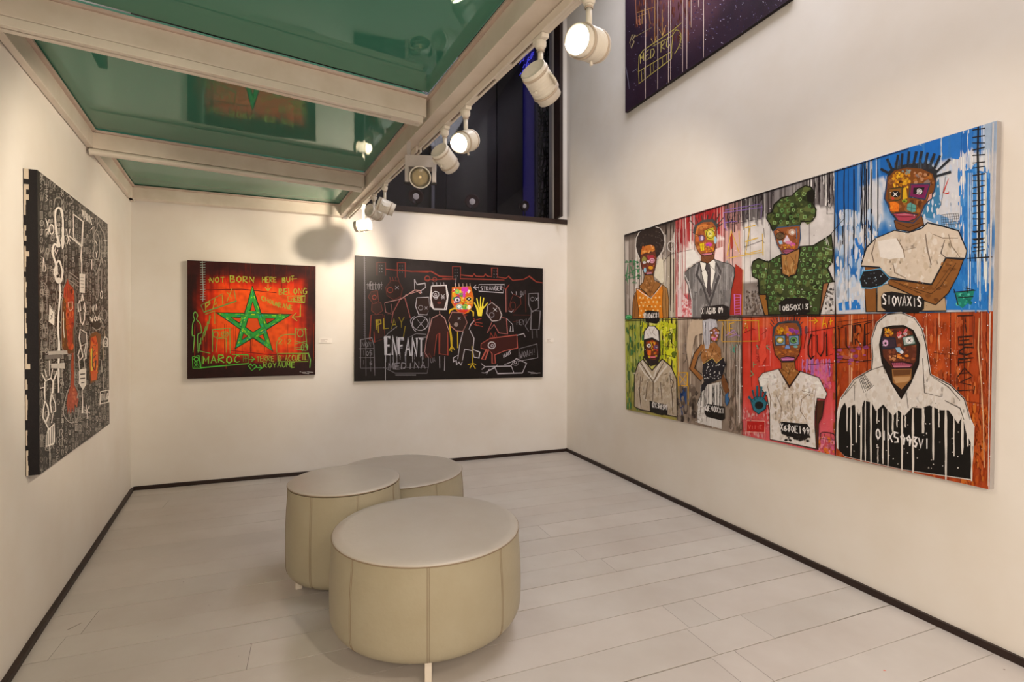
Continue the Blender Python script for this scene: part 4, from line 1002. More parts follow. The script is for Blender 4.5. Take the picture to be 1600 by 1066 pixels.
def tall_painting():
    q = [(58.2,265.5),(168.2,350.3),(171,662.6),(62,742)]
    p = Painting(P_left, q, .048, 21)
    def bg(u, v, x, y):
        n = fbm(u*9,v*14,7); b = 24+22*n; e = 12 if u < .04 else 0
        return (b*1.06-e, b*.96-e, b*.88-e)
    p.grid(q, 30, 60, bg); p.T(0,0,1)
    top = lambda x: 265.5+(x-58)*.772; bot = lambda x: 742-(x-62)*.728
    r = p.r
    # dense doodles
    for L in range(3):
        p.nxt(); x = 62.0
        while x < 168:
            w_ = (7.2 - (x-60)*.030)*r.uniform(.8,1.25); y = top(x)+2
            while y < bot(x)-6:
                h_ = w_*r.uniform(1.2,2.6)
                if r.random() < (.95 if L == 0 else .35): glyph(p, x, y, w_*.82, h_*.88, (.85 if L == 0 else 1.1)*(1-(x-60)/220), ['7d766c','8f877b','665f56','a0978a'] if L == 0 else ['b0a799','8e8679'])
                y += h_
            x += w_
    Wt = 'ece2d2'; Wg = 'a89f92'
    p.T(40,250,5.92)
    # tall white outlined figure
    p.line([(262,440),(275,360),(320,350),(350,420),(355,470)], 10, '8c857a', smooth=True)
    p.line([(290,700),(278,600),(275,490),(290,450),(315,445),(335,480),(345,560),(345,680),(345,800)], 19, Wt, smooth=True)
    p.line([(290,700),(300,740),(310,800),(275,780),(255,800),(250,860),(270,930),(285,980),(290,1066)], 20, Wt, smooth=True)
    p.line([(345,690),(330,740),(345,820),(355,760),(345,690)], 12, Wt); p.line([(300,720),(290,760),(300,810),(312,760),(300,720)],8,Wt)
    p.line([(262,1066),(290,950),(320,950),(345,1066)], 16, Wt, smooth=True); p.lines([[(350,830),(350,1000)]],7,Wg)
    p.line([(280,800),(270,840),(285,870),(300,830)],7,Wt)
    p.lines([[(185,540),(205,600),(212,690)],[(215,550),(205,600)],[(180,650),(200,640)],[(190,700),(205,660)]],9,Wt); p.ring(240,642,20,44,9,Wt)
    p.line([(160,1030),(165,905),(185,1000),(182,1030),(160,1030)],6,Wt)
    # placard on a stick
    p.line([(440,500),(445,720),(520,790),(532,570),(440,500)], 10, Wt); p.line([(400,700),(520,800),(530,790)],13,Wt); p.line([(520,800),(512,900),(520,960),(518,1066)],11,Wt)
    p.lines([[(375,640),(405,780)],[(410,640),(385,780)],[(380,690),(420,760)]],8,Wt)
    p.text('MAROC', 525,535,625,605, 75, 7, Wt, jit=.12)
    # right figure
    p.line([(660,640),(670,580),(700,640),(725,680),(740,790),(735,850),(700,870),(712,960)],7,Wg,smooth=True); p.line([(660,640),(632,690),(640,800),(625,880),(650,920),(680,890),(678,720),(650,680)],8,Wg,smooth=True)
    p.line([(640,920),(645,1066)],9,Wg); p.line([(700,880),(690,960),(650,1066)],9,Wg); p.lines([[(650,850),(660,910)],[(665,840),(655,900)],[(640,740),(665,790)],[(600,650),(625,620)],[(720,740),(755,750)]],8,Wt)
    p.line([(705,860),(735,870),(760,850)],7,Wg); p.line([(613,920),(612,1010)],10,Wt)
    p.line([(378,350),(400,330),(432,370),(430,400),(385,410),(378,350)],5,Wg); p.ell(398,368,18,24,'241f1b')
    p.T(40,420,5.92)
    p.line([(262,0),(290,120),(330,110),(345,0)],17,Wt,smooth=True); p.ell(308,110,26,30,Wt)
    p.line([(315,140),(318,250),(305,420),(300,560),(310,700),(305,900),(303,1066)], 18, 'f2eadc', smooth=True); p.line([(275,180),(290,240),(275,330),(270,400)],6,Wg,smooth=True)
    # red figure
    rf = [(388,90),(405,140),(440,170),(455,250),(452,500),(445,560),(448,780),(400,790),(340,740),(330,600),(335,330),(350,260),(352,180),(372,130)]
    p.line(rf+[rf[0]], 14, '8c8478'); p.poly(rf,'6a3a14'); body=[(388,95),(402,145),(436,175),(450,250),(450,500),(435,560),(435,760),(395,740),(380,560),(372,420),(380,330),(352,260),(355,180),(375,140)]
    p.poly(body,'b83a1c'); p.blobs(60,355,160,450,740,6,16,['c84820','a83214','d85a24','8e2a10','b85018'],asp=2,inside=inpoly(shrink(body,.9)))
    p.blobs(20,335,280,370,720,4,9,['7a5a1c','4a3a18','9a6a28'],asp=2); p.lines([[(365,180),(372,260)],[(385,170),(390,270)],[(405,170),(400,270)],[(425,190),(415,280)]],5,'6a1c0c')
    p.line([(392,310),(432,305),(435,370),(410,390),(400,370),(392,310)],6,'d8b898'); p.ell(412,340,14,22,'7a4a20'); p.ring(390,430,16,34,4,'e07838'); p.ring(425,420,14,34,4,'e07838'); p.line([(385,520),(420,510),(450,505)],6,'7a1c0c'); p.lines([[(395,560),(400,700)],[(418,560),(420,720)]],5,'8e2a10')
    p.line([(350,400),(352,560),(358,640)],9,'d8d0b8')
    p.line([(436,780),(432,900),(437,1066)],26,'a8431f'); p.line([(452,770),(455,900),(452,1066)],5,Wg); p.line([(418,780),(412,1066)],4,Wg)
    p.line([(345,270),(335,300),(330,700),(340,745)],5,'b0a898'); p.line([(462,200),(468,300),(462,560),(470,700)],5,'8c8478')
    # white skull shapes
    p.poly([(497,45),(552,50),(548,225),(500,220)],Wt); p.lines([[(508,y),(540,y+3)] for y in (80,110,140,170)],6,'7a736a'); p.line([(520,0),(520,50)],9,Wt)
    p.line([(525,230),(535,290),(515,300),(525,230)],8,Wt); p.line([(500,290),(485,330),(490,400),(510,390),(500,290)],8,Wt); p.line([(545,310),(535,370),(555,400),(545,310)],8,Wt); p.line([(500,400),(510,490),(525,520),(545,470),(548,400)],10,Wt)
    p.line([(505,560),(560,590),(570,700),(560,830)],8,Wt); p.line([(505,560),(495,640),(510,720),(560,690),(545,760),(560,830),(535,840)],10,Wt); p.line([(510,720),(485,800),(500,850),(530,810),(510,720)],10,Wt); p.ell(533,640,24,46,'6a645c')
    p.poly([(495,935),(560,920),(562,1066),(490,1066)],Wt); p.lines([[(505,y),(550,y-10)] for y in (970,1010,1045)],11,'3a352f'); p.lines([[(x,930),(x,1066)] for x in (520,542)],5,Wt); p.line([(490,850),(500,935)],9,Wt); p.line([(540,840),(550,920)],9,Wt)
    p.lines([[(405,30),(490,95)],[(420,70),(495,130)],[(410,110),(500,170)]],9,Wg)
    # dice and letters, left
    p.poly([(220,330),(268,400),(262,525),(215,490)],Wt); p.lines([[(230,430),(252,450)],[(250,410),(232,470)],[(225,350),(262,400)]],7,'3a352f')
    p.line([(150,150),(170,130),(200,180),(195,260),(200,330),(195,480)],6,Wg,smooth=True); p.line([(150,150),(165,250),(155,330),(160,480)],6,Wg,smooth=True); p.ell(172,275,12,32,'1c1815'); p.ring(167,175,13,20,5,Wg)
    p.line([(160,500),(150,700),(165,770)],5,Wg); p.line([(200,500),(205,640),(195,770)],5,Wg); p.text('MAI', 165,560,200,560,50,5,Wg); p.text('WA', 165,640,200,640,50,5,Wg); p.text('NO', 165,720,200,720,50,5,Wg)
    p.line([(225,540),(220,760)],5,Wg); p.line([(262,540),(268,760)],5,Wg); p.text('HY', 232,610,262,610,50,5,Wg); p.text('SA', 232,680,262,680,50,5,Wg); p.text('IN', 232,740,262,740,40,5,Wg)
    # grey brushed bars
    p.poly([(210,765),(385,755),(388,790),(210,800)],'b8b0a4'); p.poly([(180,800),(330,790),(330,830),(180,838)],'746e66'); p.poly([(235,880),(360,870),(362,925),(235,920)],'c8c0b2'); p.line([(385,800),(420,800),(415,840)],5,Wg)
    # orange figure
    of = [(595,610),(650,580),(700,610),(690,700),(680,860),(665,1030),(600,1066),(585,900),(590,750)]
    p.poly(of,'7a4a20'); o2=[(605,640),(650,620),(668,700),(668,900),(655,1020),(612,1040),(595,900),(598,740)]; p.poly(o2,'d85a1c'); p.blobs(40,600,640,665,1030,6,14,['e87020','c84018','f08a28','b83014','e8a030'],asp=2,inside=inpoly(shrink(o2,.92)))
    p.poly([(605,740),(618,735),(620,940),(605,950)],'e8c838'); p.lines([[(620,710),(650,710)],[(622,720),(618,900),(640,940)],[(640,750),(625,780)],[(650,800),(625,830)],[(625,870),(650,850),(645,940)]],9,'5a3c34')
    p.ell(655,500,50,60,'28221e'); p.line([(620,540),(650,570),(690,555),(700,530)],7,Wg); p.line([(590,470),(660,450),(700,480),(720,540)],7,Wg); p.lines([[(600,340),(660,460)],[(720,360),(660,460)],[(600,480),(720,460)],[(590,440),(620,500)],[(700,400),(690,500)]],9,Wg); p.text('NVA', 620,390,665,380,50,6,Wt); p.text('WOA', 600,490,700,480,50,6,Wt)
    p.line([(590,570),(600,620)],5,Wg); p.line([(720,540),(735,620),(715,700),(720,850)],7,'b09a80')
    p.line([(720,660),(735,630),(758,650),(755,720),(725,720),(720,660)],8,Wt); p.ring(740,682,8,16,4,Wt)
    p.lines([[(680,840),(710,845)],[(700,845),(705,960),(725,940)],[(570,120),(575,180)],[(670,0),(670,260)],[(630,0),(650,60),(690,0)],[(705,0),(700,200)]],8,Wg); p.ring(702,240,10,34,6,Wt)
    p.ring(730,430,22,50,5,Wg)
    # crown of spikes, lower left face
    p.lines([[(150,970),(185,1040)],[(175,930),(195,1000)],[(220,850),(222,990)],[(250,925),(235,1010)],[(290,965),(255,1050)]],11,Wt)
    p.T(40,580,5.92)
    p.line([(150,20),(185,90),(178,110)],10,Wt); p.line([(190,90),(235,65),(255,100),(250,200),(240,205)],12,Wt); p.line([(178,105),(175,200),(180,270)],13,Wt); p.lines([[(135,160),(170,150)],[(290,0),(255,90)]],11,Wt)
    p.line([(240,210),(228,300),(240,385),(278,370),(275,300),(240,210)],12,Wt); p.line([(178,275),(165,350),(160,430),(190,470),(215,400),(205,330),(178,275)],12,Wt); p.line([(165,440),(210,530),(200,590)],11,Wt); p.line([(255,390),(240,480)],10,Wt)
    p.poly([(205,540),(268,480),(272,650),(262,680),(185,705),(188,600)],Wt); p.lines([[(200,575),(200,690)],[(220,545),(220,680)],[(240,520),(238,672)],[(256,510),(254,665)]],9,'2c2824'); p.line([(225,690),(225,880)],9,Wt)
    p.line([(305,0),(303,200)],12,Wt)
    # red hand
    hand=[(425,0),(450,0),(450,130),(475,190),(490,260),(475,340),(455,300),(450,390),(430,330),(415,410),(405,330),(388,400),(385,310),(375,330),(390,220),(415,140)]
    p.poly(hand,'a84424'); p.blobs(26,385,140,480,380,5,12,['bc5430','98381c','c86a40'],asp=1.6,inside=inpoly(shrink(hand,.9))); p.line([(410,130),(370,250),(350,380),(380,450),(430,480),(480,440),(495,330)],7,Wg,smooth=True); p.line([(450,120),(490,190),(478,250),(495,250)],6,Wg)
    p.lines([[(400,400),(420,460)],[(425,390),(430,460)],[(445,380),(460,440)]],7,Wg)
    p.poly([(490,0),(560,0),(558,130),(530,175),(495,120)],Wt); p.lines([[(505,30),(550,25)],[(505,70),(550,65)],[(515,110),(545,105)]],13,'3a352f'); p.line([(522,170),(528,280),(525,390),(560,380)],10,Wt); p.lines([[(560,310),(575,440)],[(590,320),(555,400)],[(545,360),(595,390)]],9,Wt)
    p.line([(690,190),(772,175),(770,285),(690,305),(690,190)],9,Wt); p.text('THIAG', 698,275,768,262,60,6,Wt)
    p.poly([(600,0),(660,0),(655,80),(612,90)],'d85a1c'); p.line([(720,30),(720,160),(750,165)],7,Wg)
    def e2(s, qq, bk):                       # unpainted strip along the wall side of the stretcher
        a0, a3, b0_, b3 = qq[0], qq[3], bk[0], bk[3]
        nn = (a3-a0).cross(b0_-a0).normalized()*.0006
        if nn.dot(Vector((0,-1,0))) < 0: nn = -nn
        rr = random.Random(8); N_ = 60
        for i in range(N_):
            t0, t1 = i/N_, (i+1)/N_
            f = .62 if (i < 4 or i % 11 == 5) else rr.uniform(.80,.9); f2 = .97
            if rr.random() < .18: continue
            P = lambda t, g_: (a0*(1-t)+a3*t)*(1-g_) + (b0_*(1-t)+b3*t)*g_ + nn
            s.m.add([P(t0,f),P(t0,f2),P(t1,f2),P(t1,f)],[(0,1,2,3)], alb('c8b8a0'))
    p.finish('painting', 'tall black and white doodle painting with two red figures on the left wall', 'painting', edge=(22,18,20), edge2=e2)
tall_painting()

# ---------------------------------------------------------------- 4. upper dark canvas on the right wall
def upper_painting():
    x0, y0 = 977, 176; sl = -.689
    q = [(977,-120),(1235,-455),(1235,y0+258*sl),(977,176)]
    # straight bottom edge seen in the photograph; the rest is above the frame
    p = Painting(P_right, q, .03, 31)
    def bg(u, v, x, y):
        n = fbm(u*6,v*8,9); b = 30+22*n
        glare = max(0, 1-math.hypot((x-1062)/90,(y+30)/120))  # warm lamp glare painted into the ground colour
        return (b*1.15+glare*90+6*vn(x*.8,y*.05,2), b*.85+glare*55, b*1.15+glare*45)
    p.grid(q, 60, 110, bg); p.T(960,0,5.333)
    G='b0a050'; V='d0b8c0'
    p.blobs(160, 620,-200,1400,420,3,9,['3a2c48','2a2036','4a3a58'])
    p.blobs(150, 640,-100,1420,430,2,5,['d8d0e0','9c94b0','7c7494']); p.blobs(120,100,100,640,800,2,4,['8c84a0','5c5468'])
    p.blobs(140,170,-60,640,330,2,8,['5c3024','74402c','4a2620','8a5038'],asp=5)
    p.line([(175,-60),(185,200),(215,210),(205,100)],4,'b07858'); p.lines([[(190,105),(330,60)],[(195,140),(270,110)],[(230,80),(230,200)],[(250,70),(255,190)],[(280,60),(300,200)]],5,'c09048')
    p.line([(125,360),(150,290),(175,290),(150,330),(165,345),(140,400),(130,360)],6,'a89468'); p.line([(165,310),(310,230)],5,'8a7a50')
    p.lines([[(398,80),(398,290)],[(375,245),(398,300),(430,210)]],6,'d0a860'); p.lines([[(305,320),(330,370),(350,300)]],6,'d0a860')
    p.text('MEDIRC', 215,535,475,385, 78, 6, 'c0b060')
    p.line([(200,590),(205,470),(240,420),(490,250),(560,190)],6,G); p.line([(320,385),(480,300),(520,240)],5,G); p.line([(195,600),(475,430),(490,250)],6,G); p.line([(200,700),(475,490),(480,430)],6,G); p.line([(200,590),(205,695)],6,G)
    p.lines([[(x,600-(x-200)*.6),(x+3,690-(x-200)*.72)] for x in (225,250,300,325,365,400,435)],5,G)
    p.line([(500,250),(545,260),(555,330),(530,400),(500,450)],5,G,smooth=True); p.lines([[(540,270+24*k),(560,285+24*k)] for k in range(6)],4,G)
    for x, yb in [(258,830),(335,330),(360,745),(450,690),(468,665),(568,600),(603,575),(742,480),(640,230),(700,60)]:
        p.line([(x,-300),(x+1,yb*.4),(x,yb)],6 if x in (258,742,603) else 5,'d8c0b0' if x != 335 else 'c89858')
    p.lines([[(95,560),(110,640),(125,740)],[(150,600),(190,570)]],4,'8a8494')
    p.finish('painting', 'dark purple painting with chalk scribbles and drips, high on the right wall', 'painting', edge=(26,18,22), material=M_paintm)
upper_painting()
# ---------------------------------------------------------------- 5. the large painting of eight portraits
def portraits():
    q = [(975,367),(1558,188.5),(1546,765),(978,640)]
    p = Painting(P_right, q, .034, 41)
    ytop = lambda x: 367+(188.5-367)*(x-975)/583; ybot = lambda x: 640+125*(x-978)/568
    ymid = lambda x: 499.5-13*(x-976)/570
    def top_bg(u, v, x, y):
        st = vn(x*1.1,y*.02,2)*.6+vn(x*.45,y*.015,3)*.4; n = fbm(x*.05,y*.05,4); n2 = fbm(x*.02,y*.03,8)
        if x < 1056:
            c = mixc((96,82,72),(196,184,172),st*1.1-.05); 
            if st > .62: c = mixc(c,(232,224,214),.5)
            if v < .08: c = mixc(c,(40,30,26),.7*(1-v/.08)+.2)
            if x > 1030 and v > .35: c = mixc(c,(215,205,178),.5)
            return c
        if x < 1132:
            c = mixc((226,196,190),(240,232,224),n*1.3); 
            if v < .22+.12*st: c = mixc((170,38,38),(226,190,186), max(0,(st-.45)*2.2)*(.4+v*3))
            if x > 1115 and v > .3: c = mixc(c,(160,50,40),.55)
            if v > .75 and x < 1085: c = mixc(c,(200,60,66),n)
            if x < 1064: c = mixc(c,(186,60,60),.5)
            return c
        if x < 1304:
            c = mixc((206,200,192),(236,230,224),n*1.2)
            if v < .16+.14*st: c = mixc((58,50,50),(170,164,160), st*1.2)
            if x < 1160: c = mixc(c,(190,90,80),.40*n+.15)
            if v > .72 and x < 1215: c = mixc(c,(90,76,68),n*.9)
            return c
        # blue and white
        blue = (24,104,184); white = (222,220,218); b = fbm(x*.035+3,y*.022,11)
        c = mixc(white, blue, (b-.53+.12*(v-.2))*5)
        if v < .10+.09*vn(x*.06,0,5): c = mixc(blue,(60,136,206),st*.8)
        if x > 1500 and .28 < v < .99 and x < 1545: c = mixc(blue,(70,150,220),st)
        if x > 1535: c = mixc(c,(214,212,208),.75 if v < .3 else .25)
        if x < 1345 and v < .35+.2*st: c = mixc(blue,(190,206,222), st)
        return mixc(c,(128,148,176),.25*n)
    def bot_bg(u, v, x, y):
        st = vn(x*1.1,y*.02,22)*.6+vn(x*.45,y*.015,23)*.4; n = fbm(x*.06,y*.06,24)
        if x < 1058:
            c = mixc((196,190,40),(234,232,150),n*1.3-.1)
            if x < 1012: c = mixc(c,(70,96,48),.75*st)
            if v > .55: c = mixc(c,(134,116,64),(v-.55)*1.2)
            if x > 1035 and v < .55: c = mixc(c,(214,206,30),.5)
            return c
        if x < 1160:
            c = mixc((108,90,74),(176,158,140),st*1.1); c = mixc(c,(208,190,168),max(0,n-.45)*1.6)
            if x > 1125: c = mixc(c,(150,134,118),.5)
            return c
        if x < 1305:
            c = mixc((212,56,34),(226,74,60),n)
            if v > .62: c = mixc(c,(228,108,120),min(1,(v-.62)*4)*(.55+.4*st))
            if x > 1265 and v > .35: c = mixc(c,(214,90,110),.6*n+.2)
            if v < .08: c = mixc(c,(226,110,40),.5)
            return mixc(c,(240,170,160),max(0,st-.62)*1.6)
        c = mixc((150,52,22),(206,92,34),n*1.25-.1)
        if x > 1500: c = mixc(c,(168,66,26),.5)
        return mixc(c,(98,36,22),max(0,.36-st)*2)
    NX = 230
    def strip(f0, f1, fn, ny):
        xs0, xs1 = 975.2, 1558
        p.nxt(); vs = []; cs_ = []
        for j in range(ny+1):
            for i in range(NX+1):
                u = i/NX; v = j/ny; x = 976+(1557.6-976)*u
                ya, yb = f0(x), f1(x); y = ya+(yb-ya)*v
                xl = 975+(978-975)*((y-367)/273 if y > 367 else 0); xr = 1558-(12)*(y-188.5)/576.5; x2 = min(max(x,xl),xr)
                c = fn(u,v,x2,y); cs_.append(alb(tuple(max(0,min(255,k)) for k in c))); vs.append(p.h((x2,y)))
        b = len(p.m.v); p.m.v += [tuple(v) for v in vs]
        for j in range(ny):
            for i in range(NX):
                f = (j*(NX+1)+i,(j+1)*(NX+1)+i,(j+1)*(NX+1)+i+1,j*(NX+1)+i+1); p.m.f.append([b+k for k in f]); p.m.c.append([cs_[k] for k in f]); p.m.sm.append(False); p.m.mi.append(0)
    strip(ytop, ymid, top_bg, 40); strip(ymid, ybot, bot_bg, 40)
    BK='231a18'; WH='ece6de'
    # ---- runs of paint, in photograph pixels
    p.T(0,0,1)
    p.drips(26,976,1056,ytop,lambda x: ytop(x)+15,ymid,1.1,['3a2c26','5c4c42','2c2220']); p.drips(14,978,1056,lambda x: ytop(x)+20,lambda x: ytop(x)+60,ymid,1.5,['d8cec2','efe8de'])
    p.drips(30,1058,1125,ytop,lambda x: ytop(x)+8,lambda x: ytop(x)+60,1.7,['a82428','8e1c20','c84a48']); p.drips(18,1058,1135,ytop,lambda x: ytop(x)+30,ymid,.9,['f4eeea','5a2a2a','e8d8d4'])
    p.drips(34,1134,1210,ytop,lambda x: ytop(x)+10,lambda x: ytop(x)+50,1.6,['2c2426','4a4040']); p.drips(16,1134,1304,ytop,lambda x: ytop(x)+40,ymid,.9,['3a3234','f4f0ec','7a7070'])
    p.drips(22,1262,1304,ytop,lambda x: ytop(x)+12,lambda x: ytop(x)+60,2.2,['2c2426','efeae6','3a3234'])
    p.drips(26,1308,1378,ytop,lambda x: ytop(x)+40,lambda x: ytop(x)+150,1.5,['1c1c24','2a2a34','101018','1a5aa8']); p.drips(14,1308,1380,ytop,lambda x: ytop(x)+60,lambda x: ymid(x),1.4,['e8e8e8','d8dce2'])
    p.drips(30,1378,1545,ytop,lambda x: ytop(x)+15,lambda x: ytop(x)+60,1.9,['e4e8ec','cfd8e4','1860b0','1a6cc0'])
    p.drips(22,1500,1552,lambda x: ytop(x)+40,lambda x: 330,ymid,1.5,['e0e4e8','c4d0e0','f0f0f0'])
    p.drips(26,980,1057,ymid,lambda x: 540,ybot,1.3,['3c4a22','e8e070','5a5a24','2c3018']); p.drips(26,1059,1160,ymid,lambda x: 540,ybot,1.2,['3c302a','c8b8a4','5a4a3e','e0d4c4'])
    p.drips(18,1161,1304,ymid,lambda x: 530,ybot,1.1,['f0c8c0','9c2018','5a1a14','f07060']); p.drips(20,1310,1545,ymid,lambda x: 540,ybot,1.5,['6a2412','e8b088','d87838','3c1810'])
    p.T(960,180,1.719)
    # ---- blue passages
    BL='1b66b4'
    p.T(1290,180,3.332)
    p.poly([(48,298),(60,290),(165,262),(165,500),(120,490),(100,510),(60,525),(48,500)],BL); p.poly([(150,640),(220,640),(235,700),(160,700)],'2a78c8'); p.poly([(65,980),(160,960),(200,1010),(70,1018)],'2a7ccc')
    for x0,x1,yt,yb in [(285,330,200,300),(335,375,195,290),(385,430,185,260),(440,505,165,240),(515,595,130,215),(605,640,115,200),(650,702,100,215),(712,735,95,190),(742,758,90,180)]:
        p.poly([(x0,yt+8),(x0+6,yt),(x1-6,yt-6),(x1,yt+4),(x1-2,yb),(x1-10,yb+14),(x0+8,yb+10),(x0,yb-8)], p.r.choice(['1b66b4','1a6cc0','2674c4']))
    p.poly([(725,290),(760,280),(872,305),(862,560),(820,580),(850,1015),(625,1015),(640,900),(700,800),(745,780),(722,600),(712,480),(735,420)],'2378c4'); p.poly([(540,500),(600,520),(690,560),(700,600),(560,560),(520,540)],'6fa0cc'); p.poly([(530,430),(590,330),(600,470),(560,540),(500,530)],'3a7ea8')
    p.blobs(200,690,260,860,1010,2,9,['2a80cc','1f6cba','3080c8','3a88cc','5a9cd8'],asp=4.5); p.blobs(190,60,520,290,1000,2,11,['e2e0dd','d8dde2','c4d2e0','d2d6da','b0c8e0'],asp=4)
    p.blobs(110,330,270,690,600,2,10,['d4d8de','c4d0de','dfdedb','ccd4dc'],asp=2.6)
    p.drips(14,735,860,300,600,1010,5,['e8ecf0','d0dcea']); p.drips(10,60,280,280,500,1000,4.5,['1c1c24','24242c'])
    p.hatch(((600,520),(690,512)),((610,600),(700,570)),9,2.5,'2a2a34'); p.hatch(((600,520),(608,570)),((690,512),(700,565)),5,2.5,'2a2a34'); p.line([(640,330),(612,405),(640,408),(640,398)],5,'c83028'); p.line([(625,320),(600,470)],3,'4a4a54')
    # black ladder stitched down the right edge
    p.line([(795,52),(792,200),(797,400),(800,560),(795,745)],13,'141214'); p.lines([[(764,y+6*(k%2)),(830,y-10+5*(k%3))] for k,y in enumerate(range(78,735,33))],8,'181416')
    p.line([(735,746),(868,738)],9,'141214'); p.lines([[(x,722),(x+2,762)] for x in (752,778,812,834,858)],7,'181416'); p.lines([[(770,y),(822,y-5)] for y in (610,650,690)],9,'181416')
    # teal cup
    p.poly([(672,925),(776,912),(765,955),(745,975),(712,1005),(685,985)],'18806c'); p.blobs(14,685,930,760,985,5,11,['2aa088','0e6a5a','58c0a8']); p.lines([[(665,922),(780,912)],[(668,905),(690,988)],[(735,890),(738,925)],[(720,900),(775,910)],[(690,950),(770,945)]],7,'141818')

    # ---- S10VAXIS man
    SH='d8c8b2'; shp=[(186,778),(212,690),(262,640),(358,600),(430,612),(500,590),(530,560),(610,578),(692,602),(735,705),(726,746),(626,742),(552,880),(430,862),(330,842),(290,806),(282,792),(186,786)]
    p.poly([(270,890),(330,878),(500,950),(622,950),(628,1020),(268,1024)],'b89c78',BK,5)
    p.poly([(204,905),(264,898),(266,1025),(210,1025)],'8a5626',BK,5); p.poly([(204,788),(282,796),(276,826),(210,830)],'8a5626',BK,4)
    p.poly(shp,SH); p.blobs(240,220,620,720,860,3,16,['dccfbb','d0bfa6','e2d7c6','cbb99f','d8c8b2','d4c2aa'],asp=1.6,inside=inpoly(shrink(shp,.9)))
    p.poly([(270,655),(370,640),(400,700),(412,742),(330,750),(285,740)],'ebe3d6'); p.line([(262,640),(240,720),(252,770)],5,'6a5848'); p.line([(370,640),(405,700),(412,742)],6,'8a7660'); p.line([(520,620),(530,700),(550,780)],8,'8a7a6a'); p.line([(620,650),(600,720),(626,742)],5,'3a2c24'); p.lines([[(350,760),(360,820),(420,850)],[(560,620),(610,640),(690,640)],[(420,700),(470,690)],[(640,620),(655,680),(700,740)]],4,'7a6854')
    p.line(shp+[shp[0]],7,'1c222c')
    arm=[(628,746),(718,752),(690,830),(640,925),(572,988),(520,968),(330,884),(322,852),(430,866),(552,884)]
    p.poly(arm,'8c5828'); p.blobs(50,340,770,700,970,7,18,['a06a34','7a4a20','6a3e1a','b07c44'],asp=.7,inside=inpoly(shrink(arm,.86))); p.lines([[(340,862),(450,900),(550,930),(600,890),(680,770)],[(380,880),(500,930)],[(570,900),(650,790)]],4,'4a2c14'); p.line(arm+[arm[0]],6,BK)
    gl=[(178,855),(196,815),(285,802),(332,852),(292,886),(240,900),(190,898)]; p.line(gl+[gl[0]],10,'58a8d0'); p.poly(gl,'1c1c20'); p.blobs(16,195,820,300,885,2,4,['b0c8d8','5a6a78'])
    p.poly([(288,945),(300,925),(345,918),(500,945),(515,965),(512,1010),(480,1032),(320,1024),(290,1000)],'1c1818'); p.text('S10VAXIS', 296,985,505,998, 50, 7, WH, jit=.08)
    p.poly([(356,548),(500,520),(512,572),(440,606),(368,594)],'7a4820',BK,5); p.lines([[(370,560),(430,585),(495,560)]],4,'4a2a12')
    # head
    p.T(1350,200,6.27)
    hd=[(232,470),(300,412),(420,386),(560,394),(672,440),(700,520),(682,620),(640,700),(585,760),(548,858),(480,925),(330,905),(268,830),(240,745),(208,690),(225,590)]
    p.line(hd+[hd[0]],26,'243c5c'); p.poly(hd,'7a4418'); ip=inpoly(shrink(hd,.9))
    p.blobs(80,240,400,680,860,10,32,['8c5420','6a3a14','a86a28','5c3010','9a6030'],inside=ip); p.blobs(46,270,440,450,580,8,22,['e0a020','d08818','f0b828','b87414','8c5a18'],inside=ip); p.blobs(12,490,440,640,540,10,26,['b8845c','8a7468','a05820'],inside=ip)
    p.blobs(8,370,390,470,450,10,22,['7a8c84','9aa098'],inside=ip)
    hair=[(228,490),(232,430),(320,372),(480,345),(640,350),(712,415),(715,490),(690,520),(672,450),(560,398),(420,388),(300,415),(248,470)]; p.poly(hair,'2a2a2e')
    p.lines([[(262,455),(162,400)],[(280,425),(225,300)],[(312,395),(334,262)],[(365,375),(376,250)],[(430,362),(442,230)],[(485,355),(514,230)],[(542,352),(566,225)],[(600,355),(624,240)],[(648,370),(692,250)],[(690,395),(746,270)],[(706,435),(842,305)],[(712,472),(852,430)]],36,'262a30',var=.12)
    p.drips(30,240,700,400,350,300,3,['4c6878','40444c'])
    p.poly([(465,556),(612,552),(640,560),(592,695),(450,668),(462,600)],'7a1c52'); p.line([(455,552),(645,548),(598,700),(442,675),(455,552)],13,'2c3a54'); p.poly([(485,585),(595,580),(570,655),(480,645)],'1c1418'); p.spiral(540,620,32,7,'ece4ec',2.4)
    p.poly([(245,598),(372,582),(368,690),(330,712),(246,702)],'8c5a20'); p.line([(245,598),(372,582),(368,690),(330,712),(246,702),(245,598)],9,'3c3c20'); p.ell(310,648,46,34,'1c1614'); p.xx(306,650,22,8,WH); p.ell(282,690,16,14,'c84030')
    p.poly([(250,728),(300,722),(345,745),(338,820),(272,818)],'e87a1c'); p.blobs(10,255,735,335,812,6,14,['f09028','d86414'])
    p.poly([(385,590),(412,580),(425,690),(380,700)],'e0b020'); p.ell(398,715,26,18,'8ca82c'); p.ell(395,720,12,9,'3a4a18'); p.poly([(425,745),(455,730),(512,760),(505,820),(470,826),(418,800)],'5c9c90'); p.lines([[(420,775),(508,790)],[(468,735),(462,825)]],8,'284a48')
    p.poly([(640,650),(668,640),(665,690),(615,720)],'d89c8c',BK,4)
    p.poly([(290,842),(400,832),(520,852),(500,885),(430,912),(340,905)],'a83c50'); p.line([(280,838),(400,826),(530,850),(505,890),(435,918),(330,908),(280,838)],9,'2a3038'); p.line([(300,862),(400,870),(505,862)],6,'5a1420'); p.line([(320,850),(400,846),(480,856)],7,'d88c98')

    # ---- woman in green
    p.T(1120,270,4.635)
